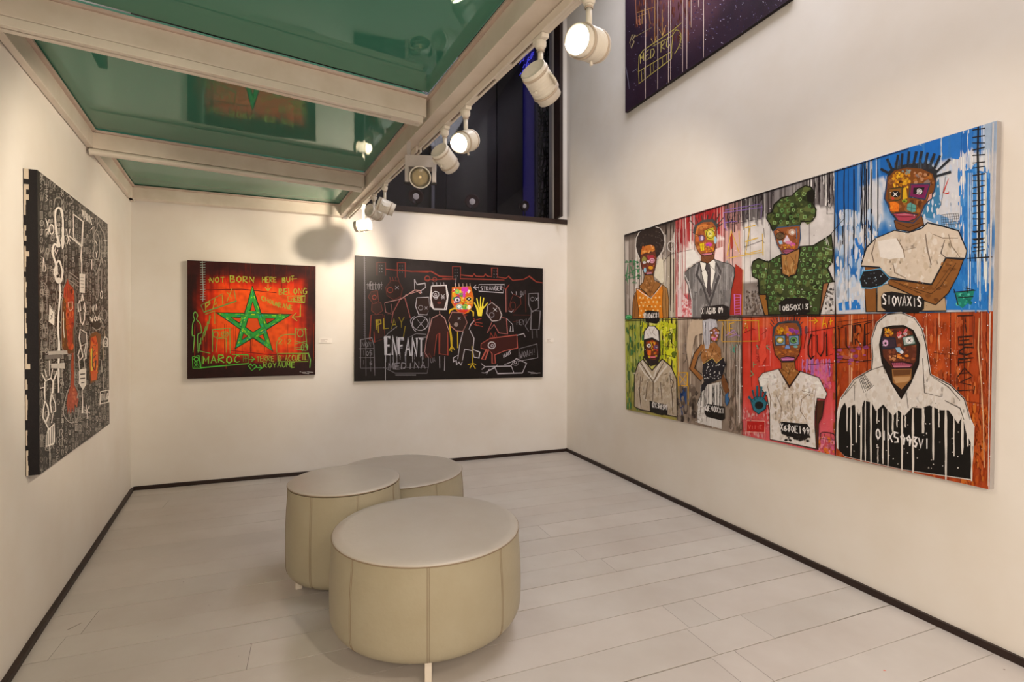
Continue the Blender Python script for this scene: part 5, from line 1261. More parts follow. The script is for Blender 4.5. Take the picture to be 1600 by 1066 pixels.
    # background words
    p.lines([[(50,290),(60,400),(75,420)],[(60,270),(320,225)],[(325,235),(320,330)],[(60,360),(150,350)],[(45,290),(330,250)]],7,'8c6cb8'); p.text('GENIO', 85,365,240,335, 44, 5, '3a3038'); p.lines([[(60,385),(320,330)],[(80,300),(140,280)]],4,'3a3038')
    p.lines([[(75,600),(105,420),(165,590),(160,420)],[(200,400),(280,380)],[(240,395),(205,590)],[(205,500),(300,470)],[(70,620),(330,575)],[(205,590),(320,560)],[(330,440),(335,600)]],9,'e8c040'); p.poly([(95,470),(112,430),(118,540),(100,560)],'a83c30')
    p.lines([[(195,540),(330,490),(345,510)],[(340,400),(345,470)],[(205,530),(215,560)]],4,'5a4a48')
    p.poly([(75,1030),(90,900),(130,720),(135,660),(185,700),(180,1030)],'a83424'); p.line([(130,1030),(128,880),(172,885),(170,1030)],6,'c870c0'); p.lines([[(130,y),(170,y-4)] for y in range(905,1030,20)],5,'c870c0'); p.lines([[(190,700),(185,1030)]],7,'d89028')
    p.blobs(160,205,860,330,1025,2,7,['6a5c52','5a4c44','b0a498','8c7c70'],asp=2); p.blobs(40,790,830,855,1020,5,14,['e8e4e0','5a5450','bab4b0'])
    p.line([(800,165),(845,160)],4,'3a3234'); p.line([(800,165),(798,300),(845,298)],4,'3a3234'); p.ring(818,232,14,22,4,'3a3234'); p.ring(818,192,9,9,4,'3a3234')
    p.line([(700,600),(870,390),(925,330)],5,'3c3c44')
    GR='404a28'
    wrap=[(360,335),(365,300),(400,285),(415,232),(470,182),(545,166),(590,120),(640,94),(682,105),(708,150),(694,222),(716,262),(716,310),(690,350),(612,356),(600,386),(500,392),(440,398),(405,420),(385,370)]
    dress=[(250,680),(262,645),(300,622),(370,648),(465,590),(470,740),(520,755),(575,740),(604,535),(700,528),(830,448),(842,560),(838,650),(800,690),(845,790),(770,802),(742,1030),(376,1030),(360,880),(308,880),(300,770),(258,750)]
    p.poly([(306,884),(366,884),(376,1030),(345,1030)],'a0682c',BK,6); p.poly([(768,806),(812,798),(782,900),(745,1035),(744,950)],'a06a44',BK,6)
    for sh_ in (wrap, dress):
        p.poly(sh_, GR); ip=inpoly(shrink(sh_,.95)); xs=[a for a,b in sh_]; ys=[b for a,b in sh_]
        p.blobs(130,min(xs),min(ys),max(xs),max(ys),8,30,['3a4424','566030','2c341c','626c3a'],inside=ip)
        if sh_ is wrap: p.poly([(650,140),(690,120),(706,150),(694,220),(655,205)],'1c1a14')
        p.nxt(); y=min(ys)+22; row=0
        while y < max(ys):
            x=min(xs)+18+(row%2)*24
            while x < max(xs):
                cx, cy = x+p.r.uniform(-7,7), y+p.r.uniform(-7,7)
                if ip(cx,cy) and p.r.random() < .85 and not (sh_ is wrap and cx > 640 and cy < 220):
                    a=p.r.uniform(-.5,.5); r_=p.r.uniform(9,14); pt=[(cx+r_*math.cos(a+k*1.571+.78),cy+r_*1.2*math.sin(a+k*1.571+.78)) for k in range(5)]
                    if p.r.random()<.3: pt=pt[:4]
                    p.line(pt,5.5,p.r.choice(['6a9c54','80b066','8eb46c','5c8c4c']),same=True)
                x += 46
            y += 40; row += 1
        p.line(sh_+[sh_[0]],9,'1c1c14')
    p.lines([[(375,650),(365,760),(360,880)],[(700,530),(680,600)],[(770,600),(760,800)],[(370,900),(500,940)],[(640,900),(720,880)],[(790,545),(838,530)],[(800,690),(770,680)],[(300,700),(290,770)],[(560,880),(600,900)]],6,'1c1c14')
    p.lines([[(790,455),(795,520)],[(815,640),(838,660)],[(785,545),(835,560)],[(800,480),(812,530)]],5,'d8d8c8')
    fc=[(412,425),(440,400),(600,386),(602,470),(588,545),(545,590),(475,586),(440,520)]
    p.line(fc+[fc[0]],12,'3c5a78'); p.poly(fc,'9c5830'); ip=inpoly(shrink(fc,.9)); p.blobs(40,420,400,600,570,6,16,['b06c3c','7a4020','c88454','8a5030'],inside=ip)
    p.ell(458,458,32,24,'70583c','2c2018',5); p.xx(458,458,11,4,'1c1414'); p.ell(545,430,26,24,'d0a890'); p.ell(548,432,12,12,'f0ece8'); p.poly([(508,450),(530,490),(520,510),(480,500)],'ecd8e0'); p.ell(520,505,24,13,'e090b0'); p.ell(550,520,20,14,'d860a8'); p.poly([(445,495),(470,490),(478,515),(455,520)],'a0c8e8'); p.blobs(10,480,520,580,550,5,9,['e8a030','d88020','e8c050']); p.line([(425,405),(500,450)],5,'2c2018'); p.line([(575,400),(580,480)],8,'4a7ca8')
    p.poly([(470,565),(510,552),(560,556),(555,582),(500,592)],'a85a78','2a1820',5); p.line([(480,572),(555,566)],4,'5a2038')
    nk=[(466,590),(500,594),(600,548),(592,640),(572,735),(520,750),(472,732)]; p.poly(nk,'b07c44',BK,7); p.blobs(20,478,600,585,730,6,14,['c0904c','a06a34','c89c60'],asp=2,inside=inpoly(shrink(nk,.8))); p.lines([[(510,605),(490,660),(505,730)],[(530,600),(560,640),(545,730)],[(575,590),(565,660)],[(500,620),(520,720)]],4,'5a3818')
    p.poly([(448,945),(500,908),(640,905),(672,935),(672,1010),(630,1036),(475,1036),(450,1000)],'1f1a18'); p.text('10B50X13', 448,1002,668,985, 40, 6.5, WH)

    # ---- man in suit and woman with the afro
    p.T(970,340,6.6625)
    p.lines([[(45,470),(180,455)],[(75,480),(60,620),(75,690)],[(60,590),(150,560)],[(150,470),(140,640)],[(150,540),(200,540)],[(95,500),(130,600)],[(60,640),(190,610)]],11,'2c8450'); p.blobs(22,45,450,190,690,7,18,['4a9460','6a8a68','2c7448']); p.ell(80,1040,40,26,'2c9a54'); p.ring(82,1042,26,16,8,'7ac88a')
    p.ring(530,300,45,55,8,'cfc8c0'); p.ring(520,290,22,28,5,'4a3e38'); p.line([(440,470),(500,390),(560,370),(760,330)],5,'4a3a36'); p.line([(470,330),(430,390),(440,480)],5,'4a3a36')
    p.poly([(400,420),(440,440),(450,660),(430,690),(345,610),(370,500)],'e4dcc4'); p.poly([(590,370),(760,330),(810,400),(830,440),(700,520),(660,560),(640,700),(600,760)],'eeeae4'); p.poly([(590,700),(650,800),(690,850),(740,900),(740,1030),(590,1030)],'e8d0d0'); p.blobs(90,640,860,740,1030,3,12,['d05860','d87078','e09090'],asp=1.6)
    p.drips(14,570,680,120,500,1030,4,['a83038','f4eeea','7a2428'])
    afro=[(158,300),(165,215),(195,155),(260,112),(350,96),(410,115),(445,180),(455,260),(435,340),(400,392),(360,440),(340,520),(230,520),(200,430),(175,370)]
    p.line(afro[:12]+[afro[12],afro[13],afro[14],afro[0]],16,'dcd6cc'); p.poly(afro,'2e221e'); p.blobs(60,170,110,440,400,5,16,['3a2c26','241a18','463630'],inside=inpoly(shrink(afro,.92))); p.blobs(26,360,130,450,380,2,4,['8c8078'])
    fcw=[(205,395),(358,345),(374,420),(358,520),(335,592),(248,594),(216,520),(200,440)]
    p.poly(fcw,'6a3420',BK,5); ip=inpoly(shrink(fcw,.88)); p.blobs(34,210,390,365,580,7,16,['8c4828','b05a30','5a2a1a','a04030'],inside=ip)
    p.poly([(206,385),(214,330),(250,296),(312,280),(352,300),(358,345),(290,362),(216,388)],'d07828',BK,4); p.blobs(16,225,300,345,365,6,13,['e8a04c','c05c1c','f0b060'])
    p.ell(242,440,24,36,'9c9440'); p.ell(245,468,20,16,'d8d4d0','3a3030',4); p.poly([(270,400),(340,390),(350,450),(300,460)],'b03040'); p.ell(325,448,28,26,'e8b0c0'); p.ring(325,448,16,14,5,'8c2c48'); p.poly([(278,440),(300,450),(290,475),(272,462)],'f0e4e0'); p.ell(312,522,26,18,'e8a020'); p.ell(252,548,14,28,'98c8d8'); p.poly([(262,572),(320,566),(326,588),(270,592)],'d890a0',BK,4)
    nkw=[(248,600),(336,600),(345,650),(420,690),(395,730),(312,832),(215,745),(190,720),(235,670)]; p.poly(nkw,'a06a34',BK,5); p.blobs(24,230,620,390,790,7,16,['b88048','8a5626','c8945c'],inside=inpoly(shrink(nkw,.82))); p.lines([[(260,620),(300,700),(310,810)],[(320,620),(300,720)],[(240,690),(300,770)],[(350,680),(310,780)]],4,'4a2c14')
    p.poly([(165,760),(185,960),(185,1050),(118,1050),(125,880),(140,800)],'9a6430',BK,5); p.poly([(436,700),(485,740),(500,860),(498,1050),(440,1050),(432,900)],'a87840',BK,5)
    dr=[(160,742),(200,745),(312,838),(395,735),(430,690),(440,760),(430,900),(440,1050),(182,1050),(186,960),(165,840)]
    p.poly(dr,'e08420'); p.blobs(50,180,760,430,1040,10,24,['e89030','d07818','ec9c3c'],inside=inpoly(shrink(dr,.9)))
    p.nxt()
    for k in range(26):
        x=195+(k%6)*42+((k//6)%2)*18+p.r.uniform(-5,5); y=835+(k//6)*45+p.r.uniform(-6,6)
        if inpoly(shrink(dr,.93))(x,y): p.raw([p.px((x+9*math.cos(a),y+11*math.sin(a))) for a in [q*.9 for q in range(7)]],alb('f8d08c'))
    p.line([(165,742),(230,790),(312,838),(380,760),(425,700)],9,'efe6d8'); p.line(dr+[dr[0]],5,'4a2810'); p.lines([[(140,800),(150,900),(145,1030)],[(465,760),(475,1030)]],5,BK)
    # suit man
    p.poly([(990,500),(1066,470),(1066,300),(985,330),(975,420)],'f0d8d4')
    jk=[(666,575),(700,540),(830,455),(905,470),(960,430),(1066,468),(1130,480),(1180,520),(1185,600),(1150,760),(1128,1050),(740,1050),(735,860),(700,700),(668,640)]
    p.poly(jk,'7c7876'); p.blobs(90,680,480,1170,1040,10,26,['8e8a88','6a6664','9a9694','747070'],asp=3,inside=inpoly(shrink(jk,.92))); p.drips(40,700,1150,520,700,1030,5,['625e5c','908c8a','a8a4a2'])
    p.poly([(820,460),(900,480),(962,425),(990,470),(985,560),(930,810),(880,720),(840,570)],'f4f0ec',BK,4)
    p.poly([(888,478),(925,480),(935,560),(930,700),(942,790),(925,830),(898,760),(905,600),(880,530)],'4c4446',BK,4)
    p.line([(820,462),(808,520),(790,600),(850,700),(900,860),(925,920)],22,'4a4646'); p.line([(990,470),(1040,560),(1010,640),(960,800),(925,920)],22,'4a4646'); p.line([(822,465),(845,570),(885,530)],5,BK); p.line([(988,470),(978,550),(925,495)],5,BK)
    p.line(jk+[jk[0]],6,'2a2626'); p.line([(668,600),(710,700),(740,860),(742,1040)],7,'e8e4e0'); p.line([(1010,570),(1040,620),(1010,700)],6,'bcb8b4')
    p.poly([(840,395),(965,380),(972,430),(905,478),(835,452)],'7a4a2c',BK,5); p.lines([[(860,410),(900,460)],[(950,400),(905,470)]],4,'4a2c18')
    fm=[(772,180),(790,80),(860,45),(960,40),(995,110),(990,240),(975,340),(945,390),(840,400),(800,350),(770,270)]
    p.poly(fm,'a85c2c',BK,6); ip=inpoly(shrink(fm,.9)); p.blobs(50,780,60,980,380,9,22,['b86c34','8c4820','c88040','a04c28'],inside=ip)
    p.line([(785,190),(800,110),(850,80),(910,85)],20,'d8803c',smooth=True); p.poly([(870,140),(960,95),(980,180),(970,240),(900,230)],'c8b838'); p.ell(930,170,42,46,'d8c838','2c3018',6); p.ell(930,168,24,30,'e8e088'); p.xx(930,168,12,6,'1c1c18'); p.ell(840,215,34,36,'8a6484','4a2c3c',5); p.ell(845,215,14,22,'d8c8d8'); p.ell(798,225,18,30,'c86434'); p.ell(983,235,15,38,'a8d0e4',None); p.poly([(820,275),(865,262),(870,340),(835,350)],'e8cc20'); p.lines([[(848,270),(850,345)],[(825,300),(865,295)]],6,'a88414'); p.ell(918,280,34,22,'d048a0'); p.ell(905,290,18,12,'8c3cb0'); p.blobs(12,880,300,970,360,6,12,['e87828','d8a020','e89848']); p.lines([[(880,130),(980,90)],[(770,170),(830,190)]],7,'2c2018')
    p.poly([(830,382),(880,372),(955,362),(950,385),(870,398)],'e08c9c',BK,5); p.line([(840,385),(945,374)],5,'8c2c44')
    p.poly([(750,160),(770,80),(850,25),(960,12),(1010,70),(1000,130),(985,90),(950,45),(860,48),(795,85),(775,180)],'4c4a48'); p.lines([[(765,80),(720,30)],[(980,50),(1030,-40)],[(1000,80),(1070,0)],[(900,20),(905,-30)],[(850,30),(840,-20)],[(940,20),(965,-50)],[(800,50),(775,0)],[(755,130),(715,130)],[(1005,100),(1060,60)]],13,'44423e')
    p.poly([(838,960),(860,930),(1060,905),(1125,930),(1130,1050),(1060,1080),(840,1060)],'262020'); p.text('XIAGAB 09', 842,1008,1066,992, 62, 8, WH)
    # plate of the afro woman hangs over the row below
    p.T(960,480,4.442)

    # ---- lower row: yellow panel
    p.line([(75,97),(600,80),(1160,66),(1600,62)],6,'2c2420')
    p.blobs(150,180,110,420,360,3,12,['dcd82c','c8cc28','e8e470','b8c028'],asp=2.4); p.blobs(110,85,120,200,700,2,9,['3c7a48','4a6a38','a0ac40','6a7a38'],asp=4); p.blobs(26,320,150,430,420,6,20,['98a820','d0d428','5c6c1c'],asp=1.6)
    p.lines([[(360,170),(420,150)],[(380,230),(420,270)],[(350,330),(425,350)],[(360,190),(380,250),(350,300)],[(330,270),(430,280)],[(380,150),(400,210)]],4,'44481c'); p.lines([[(338,y),(339,y+5)] for y in range(120,340,16)],6,'2c3018')
    p.poly([(208,32),(235,22),(310,32),(312,98),(292,116),(218,104)],'1c1818'); p.text('MX06K8I', 206,78,316,74, 38, 5, WH)
    coat=[(138,690),(140,470),(165,390),(198,362),(262,440),(332,360),(395,415),(430,500),(436,764),(180,712)]
    p.poly(coat,'b8a890'); p.blobs(260,145,390,430,750,3,13,['c0b29c','ae9d84','c8bca8','a8977e','bcae98'],asp=2.2,inside=inpoly(shrink(coat,.93)))
    p.lines([[(165,390),(210,460),(270,520)],[(190,372),(230,440),(270,500)],[(330,362),(290,440),(272,500)],[(370,400),(320,460),(275,525)],[(352,380),(300,450)],[(172,380),(215,440)]],11,'d8d0c2'); p.lines([[(180,385),(225,455),(268,520)],[(350,375),(305,450),(272,515)],[(270,515),(266,650)]],7,'54402e'); p.line(coat+[coat[0]],7,'2c2018')
    p.lines([[(180,480),(175,600),(185,700)],[(385,470),(400,600),(405,740)],[(230,520),(215,640)],[(320,520),(330,650)],[(200,470),(190,520)],[(345,470),(370,460)],[(395,500),(410,520),(400,560)]],6,'5c4836')
    p.poly([(204,222),(260,212),(318,236),(322,330),(300,395),(250,412),(205,350)],'2c2220'); f7=[(218,240),(260,226),(305,246),(308,320),(285,365),(240,360),(222,310)]; p.poly(f7,'6a3018'); p.blobs(26,220,240,305,355,5,12,['d86820','b84818','e8a020','8a4424','c83028','d8c030'],inside=inpoly(shrink(f7,.92))); p.ell(240,268,13,13,'e8e0e0'); p.ell(240,268,5,5,BK); p.ell(288,278,15,15,'8c6a8c'); p.ring(288,278,9,9,4,'2c1c24'); p.poly([(230,300),(255,300),(252,335),(232,335)],'e87020'); p.lines([[(252,240),(262,270),(258,290)],[(275,240),(280,260)]],6,'e8c830'); p.poly([(245,342),(290,338),(285,354),(252,356)],'d8707c',BK,3)
    cap=[(204,228),(206,170),(238,132),(280,132),(308,165),(314,240),(262,214)]; p.poly(cap,'e2dcd6','2c2420',7); p.lines([[(240,150),(255,190)],[(280,145),(262,175),(290,200)],[(225,180),(240,205)]],4,'9c9088')
    p.poly([(243,650),(262,655),(362,678),(370,700),(368,745),(330,752),(248,728)],'17130f'); p.text('70X3W3M', 246,692,366,714, 34, 5, WH)
    # yellow box and blue strokes
    p.line([(440,455),(508,455),(506,545),(445,545),(440,455)],6,'e0a820'); p.lines([[(440,455),(506,545)],[(508,455),(445,545)],[(440,300),(442,455)],[(445,545),(450,640)],[(512,545),(512,680)]],6,'e0a820'); p.poly([(455,560),(500,562),(498,700),(452,702)],'28487c'); p.drips(16,455,500,560,640,780,5,['28487c','3c5c94','1c3460'])
    # ---- woman in black bodice
    p.text('NE7A', 748,195,945,170, 80, 7, 'd8a838'); p.lines([[(720,92),(1005,95)],[(1000,95),(1005,235)],[(745,240),(1000,236)],[(745,235),(748,140)]],8,'d8a430'); p.lines([[(770,200),(830,160),(850,190),(790,210)],[(780,170),(870,200)]],7,'b088b8'); p.lines([[(800,280),(830,310)],[(810,310),(850,260)],[(820,260),(835,320)],[(870,275),(880,285)]],8,'58a890')
    p.lines([[(490,200),(500,360),(480,390)],[(470,320),(510,330)],[(500,180),(540,185),(620,190)]],4,'4c4038'); p.ring(492,270,12,16,4,'8c8078'); p.ring(490,310,11,14,4,'8c8078')
    p.poly([(540,90),(610,92),(612,180),(560,200),(545,280),(520,420),(500,300),(510,150)],'c0ac94')
    skirt=[(608,590),(640,540),(740,518),(735,600),(745,700),(745,846),(576,802),(570,680)]
    p.poly(skirt,'dcd6cc'); p.drips(30,590,745,540,640,840,4.5,['2c2624','3c3430','f0ece4']); p.blobs(30,572,680,620,800,3,9,['f0ece4','b8b0a4']); p.line([(608,590),(570,680),(576,802)],5,BK)
    p.poly([(608,262),(700,245),(738,290),(742,370),(710,390),(680,352),(618,398),(600,350)],'a06c3c'); p.line([(612,262),(566,330),(535,425),(606,500)],30,'9c6634'); p.blobs(26,600,265,740,370,5,14,['b88450','8a5828','c89460'],inside=inpoly([(608,262),(700,245),(738,290),(742,370),(618,398)])); p.line([(600,258),(552,325),(522,430),(600,515)],6,BK); p.line([(620,300),(582,350),(556,425),(610,470)],5,BK); p.lines([[(640,290),(650,370)],[(690,280),(670,340)],[(700,300),(730,350)]],4,'4a2c14')
    p.line([(745,470),(775,560),(790,620)],34,'7a4c28'); p.lines([[(765,455),(795,560),(808,640)],[(728,520),(760,620)]],5,BK); p.poly([(768,610),(790,590),(798,650),(780,688),(768,660)],'3c6c9c','2c3440',4)
    bod=[(612,398),(640,368),(680,350),(708,388),(755,348),(772,400),(745,495),(705,512),(640,540),(630,570),(600,592),(605,540),(622,520),(610,450)]
    p.poly(bod,'242228'); p.line([(618,392),(680,352),(708,388),(755,348)],5,'c8a858'); p.blobs(50,622,385,760,500,2.5,4.5,['f0ece8','d8d4d0'],inside=inpoly(shrink(bod,.88)))
    p.poly([(612,95),(660,82),(705,88),(716,135),(690,150),(660,165),(662,255),(650,292),(630,290),(618,220)],'b4b2b6'); p.drips(16,618,700,100,160,280,5,['d4d2d6','8c8a90','c4c2c8'])
    f9=[(660,165),(700,140),(728,165),(724,215),(705,240),(672,236)]; p.poly(f9,'8a5230',BK,4); p.blobs(18,665,150,722,228,4,9,['d8a8c8','c88430','a0608c','d8c8d0','c86c30'],inside=inpoly(f9)); p.ell(672,178,10,10,'d8d4e0',BK); p.ell(704,182,9,9,'a890c0'); p.poly([(675,215),(712,210),(705,226),(680,228)],'d86c98')
    p.line([(690,240),(700,270),(695,300)],16,'9a6434')
    p.poly([(628,680),(650,672),(765,692),(768,775),(745,788),(640,762),(624,735)],'17130f'); p.text('QE40XX1', 632,718,765,738, 38, 6, WH)
    p.blobs(50,440,560,570,790,6,16,['6a5a4c','8c7c6c','4c4038'],asp=2.4); p.blobs(60,800,320,880,860,6,16,['8c7868','6a5848','a89484'],asp=2.6); p.drips(16,800,885,260,500,870,5,['b8a898','5c4c40','e0d4c8'])

    # ---- man in white T shirt, red panel
    p.text('CH', 985,330,1050,320, 60, 6, 'b04030'); p.lines([[(985,290),(1085,270)],[(1080,270),(1082,410)],[(1000,412),(1075,405)]],9,'e87068'); p.lines([[(985,262),(1000,290)],[(1010,262),(1050,300)],[(1040,262),(1080,300)],[(1000,300),(1070,262)]],8,'64a07c'); p.text('383', 985,385,1045,385, 44, 6, 'b82c24'); p.lines([[(945,440),(965,470),(940,480)],[(960,400),(985,395)],[(965,380),(965,420)]],7,'78a070')
    p.lines([[(1020,190),(1060,160)],[(900,180),(960,150),(985,160)]],5,'8c2418')
    p.poly([(1015,420),(1040,370),(1060,340),(1050,300),(1060,200),(1020,240),(1000,300)],'e8503a'); p.poly([(1330,400),(1480,400),(1500,560),(1450,520),(1380,460)],'d06090'); p.blobs(160,1300,370,1500,560,3,11,['c85c88','d4708c','c05478','d46c68'],asp=1.8); p.drips(16,1300,1500,360,430,520,7,['a86cb8','c078a8','d88098'])
    p.blobs(160,890,700,1070,900,2,8,['dc8888','d46868','dca098','d05048'],asp=2.4); p.poly([(920,792),(1042,796),(1040,868),(918,862)],'b81c18'); p.line([(918,788),(1045,792),(1042,872),(915,866),(918,788)],4,'e89888'); p.text('VIIIE', 930,845,1030,848, 26, 4, 'e87868')
    p.blobs(40,1395,900,1530,1020,6,18,['c85c78','e08090','d87030'],asp=1.4); p.line([(1430,905),(1440,870),(1520,880),(1530,920)],5,BK,smooth=True); p.lines([[(1425,910),(1535,925)],[(1460,880),(1450,915)],[(1500,870),(1505,920)]],5,BK)
    # boxed word over two panels
    p.T(0,0,1)
    p.text('CULTURE', 1262,564,1366,536, 36, 2.0, '2c1814', jit=.07)
    p.lines([[(1258,520),(1366,500)],[(1262,570),(1364,563)],[(1364,563),(1368,500)],[(1260,520),(1256,545)]],1.3,'3c2018')
    p.T(960,480,4.442)
    p.lines([[(1350,96),(1408,96)],[(1388,78),(1410,96),(1386,114)]],6,'e8b020'); p.text('A+', 1440,150,1530,128, 72, 8, 'f0b818')
    shirt=[(998,495),(1030,458),(1140,428),(1215,556),(1290,445),(1420,490),(1476,600),(1462,640),(1408,632),(1392,720),(1390,820),(1400,985),(1080,918),(1078,740),(1060,620),(1012,560)]
    p.poly([(1408,650),(1456,648),(1442,760),(1416,810),(1412,990),(1392,982),(1400,800)],'4a2818',BK,5)
    p.poly(shirt,'e2dad0'); p.blobs(420,1010,460,1460,960,3,13,['dbd1c4','e6dfd5','d0c3b2','e0d6ca','d6cbbc'],asp=1.7,inside=inpoly(shrink(shirt,.93))); p.blobs(240,1085,540,1390,800,3,14,['cdbda8','d8cab8','c6b59e','d4c6b4','d2c2ae'],asp=1.7,inside=inpoly(shrink(shirt,.8)))
    p.blobs(26,1010,470,1120,540,10,24,['f4f0ec','ece4dc'],inside=inpoly(shrink(shirt,.95))); p.blobs(26,1330,480,1460,610,10,24,['f8f4f0','ece4dc'],inside=inpoly(shrink(shirt,.95)))
    p.line([(1140,428),(1215,556),(1290,445)],14,'5c2c1c'); p.line(shirt+[shirt[0]],6,'342822'); p.lines([[(1060,540),(1085,640),(1075,740)],[(1400,560),(1385,640),(1395,720)],[(1120,600),(1160,700),(1150,780)],[(1350,600),(1300,640),(1290,720),(1330,780)],[(1240,600),(1235,700)],[(1300,580),(1380,600)]],5,'8a7662')
    nkx=[(1158,384),(1250,380),(1256,430),(1285,450),(1215,548),(1142,434),(1162,425)]; p.poly(nkx,'9c6430',BK,5); p.blobs(20,1160,400,1260,500,6,13,['b07840','8a5426','c08c50'],inside=inpoly(shrink(nkx,.8))); p.lines([[(1190,400),(1215,440),(1195,500)],[(1240,400),(1210,460)],[(1165,430),(1220,470)]],4,'4a2c14')
    hx=[(1102,150),(1132,112),(1268,106),(1290,160),(1296,260),(1280,330),(1250,378),(1160,382),(1116,330),(1098,240)]
    p.poly(hx,'8c4c24',BK,6); ip=inpoly(shrink(hx,.9)); p.blobs(60,1105,115,1290,370,7,18,['a05c2c','7a3e1a','b87038','94542c'],inside=ip); p.blobs(14,1130,130,1200,185,8,15,['e8b020','d89018','c87018']); p.blobs(14,1190,150,1275,200,8,16,['c04888','8c3c9c','d87830','b85898']); p.blobs(14,1120,290,1280,330,7,16,['c87c34','b06020'],asp=.5,inside=ip)
    p.line([(1100,205),(1110,145),(1140,112),(1200,100),(1268,104),(1292,150),(1296,200)],15,'3c4048'); p.lines([[(x,105),(x+(x-1195)*.18,72)] for x in range(1115,1290,18)],6,'3a3c40'); p.lines([[(1105,140),(1080,110)],[(1285,125),(1310,100)],[(1110,120),(1085,85)]],7,'3a3c40')
    for ex in (1150,1245):
        p.poly([(ex-36,200),(ex+34,196),(ex+36,262),(ex-30,266)],'7a98b0','24384c',6); p.ell(ex,230,25,22,'b8a848' if ex<1200 else '6c9c58','1c2c2c',4); p.ell(ex,230,12,11,'e8e0c8' if ex<1200 else '2c3c2c')
    p.poly([(1190,262),(1212,262),(1222,290),(1180,290)],'8098d0','2c3450',4); p.ell(1258,275,16,9,'78b0a8')
    p.poly([(1152,352),(1200,344),(1252,350),(1245,372),(1165,376)],'b05c90','3a2030',5); p.line([(1160,362),(1245,360)],4,'e0a0c8'); p.ell(1330,160,10,30,'6a4044')
    # teal hand
    pm=[(945,650),(985,620),(1030,625),(1055,660),(1050,705),(1000,742),(965,715)]
    p.line([(930,620),(960,660)],22,'2c7484'); p.lines([[(975,650),(958,575)],[(990,635),(990,545)],[(1012,635),(1022,552)],[(1028,645),(1052,585)],[(1048,680),(1062,660)]],19,'2c7484'); p.poly(pm,'2c7080','142c34',5); p.lines([[(930,620),(960,660)],[(975,650),(958,580)],[(990,635),(990,552)],[(1012,635),(1020,560)],[(1028,645),(1048,592)]],9,'1c4450'); p.ell(1005,682,30,28,'1c1c1c')
    p.poly([(1145,805),(1165,796),(1338,812),(1356,840),(1352,900),(1320,925),(1200,895),(1160,880)],'1a1614'); p.blobs(16,1190,890,1360,930,8,18,['1a1614','2a2420'],asp=.6); p.text('X680E199', 1152,855,1356,884, 46, 7, WH)

    # ---- hooded figure
    p.T(1290,470,3.332)
    p.blobs(400,40,110,860,900,3,12,['ac4c26','a04420','b8562a','96401c','c46630','b05026'],asp=3.2); p.blobs(20,60,240,220,340,8,20,['8c3c6c','a04c7c','b05840'],asp=.6); p.blobs(90,500,70,700,420,1,2.6,['e8c8b8','f0e0d4']); p.blobs(140,690,560,850,960,3,11,['bc5a20','b04c18','a84818','c46824'],asp=3)
    p.lines([[(230,90),(60,110)],[(20,90),(0,190)],[(40,250),(240,240)],[(235,110),(232,300)],[(60,300),(230,320)]],4,'3c1c14')
    for k,(ch,yy) in enumerate(zip('TIECFAKH',(120,165,225,285,340,395,445,490))): p.text(ch, 690,yy,800,yy-6, 42, 8, '2c1612', jit=.16)
    p.lines([[(715,80),(725,500)],[(775,80),(770,250)]],6,'3c1c14'); p.lines([[(580,90),(575,330)],[(700,520),(810,535)],[(560,270),(690,285)]],4,'5a2416')
    hood=[(62,770),(56,620),(80,512),(150,410),(240,358),(246,290),(240,200),(268,115),(320,72),(392,64),(462,92),(502,150),(522,230),(545,386),(650,440),(722,512),(752,620),(775,660),(770,800),(756,935),(400,880),(100,812)]
    p.line(hood[:18],9,'e8e4dc'); p.poly(hood,'d8d0c4'); p.blobs(420,80,80,740,620,3,15,['dcd5ca','d0c6b8','e0dad0','cbc0b1','d6ccbf'],asp=1.8,inside=inpoly(shrink(hood,.95)))
    bk=[(66,775),(66,640),(80,560),(100,530),(112,560),(150,540),(175,600),(200,520),(240,530),(262,575),(300,540),(350,600),(380,570),(410,600),(450,555),(500,560),(540,545),(600,570),(640,570),(690,640),(712,600),(735,700),(768,760),(756,930),(400,878),(100,810)]
    p.poly(bk,'14110f'); p.blobs(40,80,600,740,880,3,5,['d8d0c4','8c8478'],inside=inpoly(shrink(bk,.92)))
    p.nxt()
    for x,ya,yb,w_ in [(112,520,680,6),(132,540,810,7),(160,520,740,8),(185,500,835,9),(207,500,838,6),(236,470,845,8),(268,520,640,6),(272,770,845,5),(298,560,850,7),(325,560,865,6),(350,540,690,8),(372,560,660,6),(398,580,885,9),(415,600,660,6),(455,560,900,10),(505,520,690,7),(512,560,690,5),(560,520,830,9),(590,540,660,7),(626,560,935,12),(668,580,810,7),(712,560,800,11),(740,640,760,8),(760,700,940,8)]:
        p.stroke([p.px((x+p.r.uniform(-1,1),ya+(yb-ya)*k/6)) for k in range(7)],w_/p.s,alb('dcd4c6'))
    p.hatch(((165,400),(215,470)),((205,385),(250,440)),7,3,'4a4440'); p.hatch(((170,395),(205,385)),((200,480),(245,450)),6,3,'4a4440'); p.lines([[(505,300),(515,480),(600,500)],[(560,400),(640,450),(700,520)],[(100,490),(160,420)],[(240,360),(300,340),(310,380)],[(420,480),(430,560)],[(620,520),(700,560),(720,620)],[(150,440),(150,520)]],5,'5c544c'); p.line(hood[2:17],5,'3c3028')
    op=[(300,142),(350,132),(405,130),(455,155),(488,230),(482,330),(440,430),(394,508),(345,430),(296,320),(282,230)]
    p.poly(op,'231814','17100e',9); f8=[(308,150),(400,140),(448,160),(474,230),(470,310),(448,350),(345,348),(300,290),(294,220)]
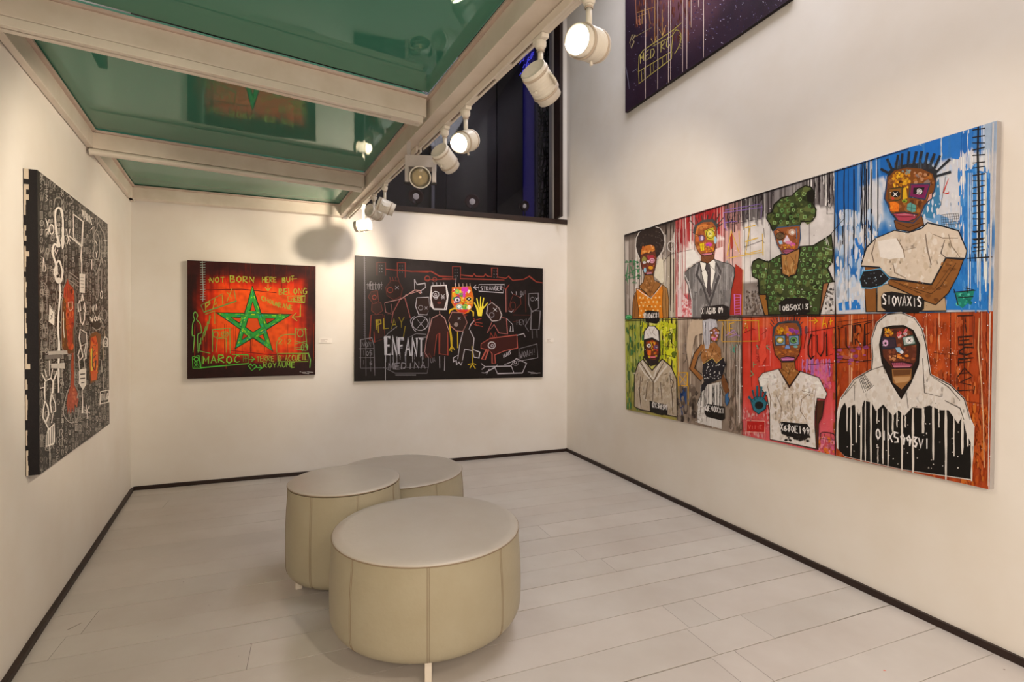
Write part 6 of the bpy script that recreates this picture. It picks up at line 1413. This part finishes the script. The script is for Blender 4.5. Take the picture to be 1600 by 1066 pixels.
    p.poly(f8,'5c2c1c'); ip=inpoly(shrink(f8,.9)); p.blobs(60,300,145,470,340,6,15,['7a3c24','48201a','8c4c30','6a3424'],inside=ip); p.blobs(10,312,150,350,185,5,10,['e0a828','c87c20']); p.blobs(16,375,145,430,190,5,10,['e8c8c8','d8606c','c83c30','f0e4e0']); p.blobs(8,370,280,430,305,7,12,['d87828','e09040'],asp=.6); p.blobs(6,335,285,370,310,5,10,['c88c5c','a8683c'])
    p.poly([(290,190),(362,195),(368,245),(296,250)],'3c2c38','1c2434',6); p.ell(312,220,15,17,'d8a8c8'); p.ell(312,222,6,7,BK); p.poly([(400,190),(455,180),(470,225),(408,235)],'a0b0a8','26382c',7); p.ell(436,206,20,17,'ece8e8'); p.xx(436,206,9,5,BK); p.poly([(362,245),(385,240),(410,268),(395,278),(370,265)],'8cb0c8','2c3440',3); p.ell(396,268,10,8,'e8e0e8')
    p.poly([(340,322),(400,318),(455,330),(440,350),(355,352)],'a04c60','2c1418',6); p.lines([[(345+9*k,318),(345+9*k,332)] for k in range(11)],3,'241418'); p.line([(352,342),(440,342)],5,'d890a0')
    nk2=[(345,356),(448,354),(445,410),(395,462),(350,425)]; p.poly(nk2,'9c6c3c'); p.poly([(350,360),(445,358),(440,385),(355,392)],'6a4224'); p.poly([(352,398),(442,395),(432,420),(365,430)],'c09464')
    p.text('01X5993V1', 262,718,548,775, 50, 8, WH, jit=.07)
    p.line([(800,90),(795,250),(812,440),(822,640),(826,870)],6,'e0b080'); p.lines([[(858,60),(852,330)]],5,'e0d4c8'); p.line([(850,700),(848,980)],4,'e0d4c8')
    p.line([(50,10),(56,500),(50,820)],8,'1c1412')
    # panel borders
    p.T(0,0,1)
    p.line([(1304.5,284),(1303,400),(1306,492)],1.6,'231a18'); p.line([(976,499),(1150,494),(1305,491.5),(1545,487)],1.3,'231a18'); p.line([(1057,500),(1058,656)],1.2,'2c2420'); p.line([(1159,497),(1160,680)],1.4,'3c2420'); p.line([(975.5,368),(977,500)],1.0,'2c2420')
    p.line([(1552,192),(1549,330),(1546,486)],3.4,'c8c4be'); p.line([(1547,490),(1544,760)],2.2,'d8c8b8')
    p.line([(976,368.5),(1200,299.5),(1310,266.5),(1420,232)],2.0,'1c1818')
    p.blobs(260,980,300,1550,740,.5,1.1,['f0ece4','e8e0d8','1c1818','f0ece4'])
    p.finish('painting', 'large painting of eight portraits with name plates in two rows on the right wall', 'painting', edge=(176,168,158))
portraits()
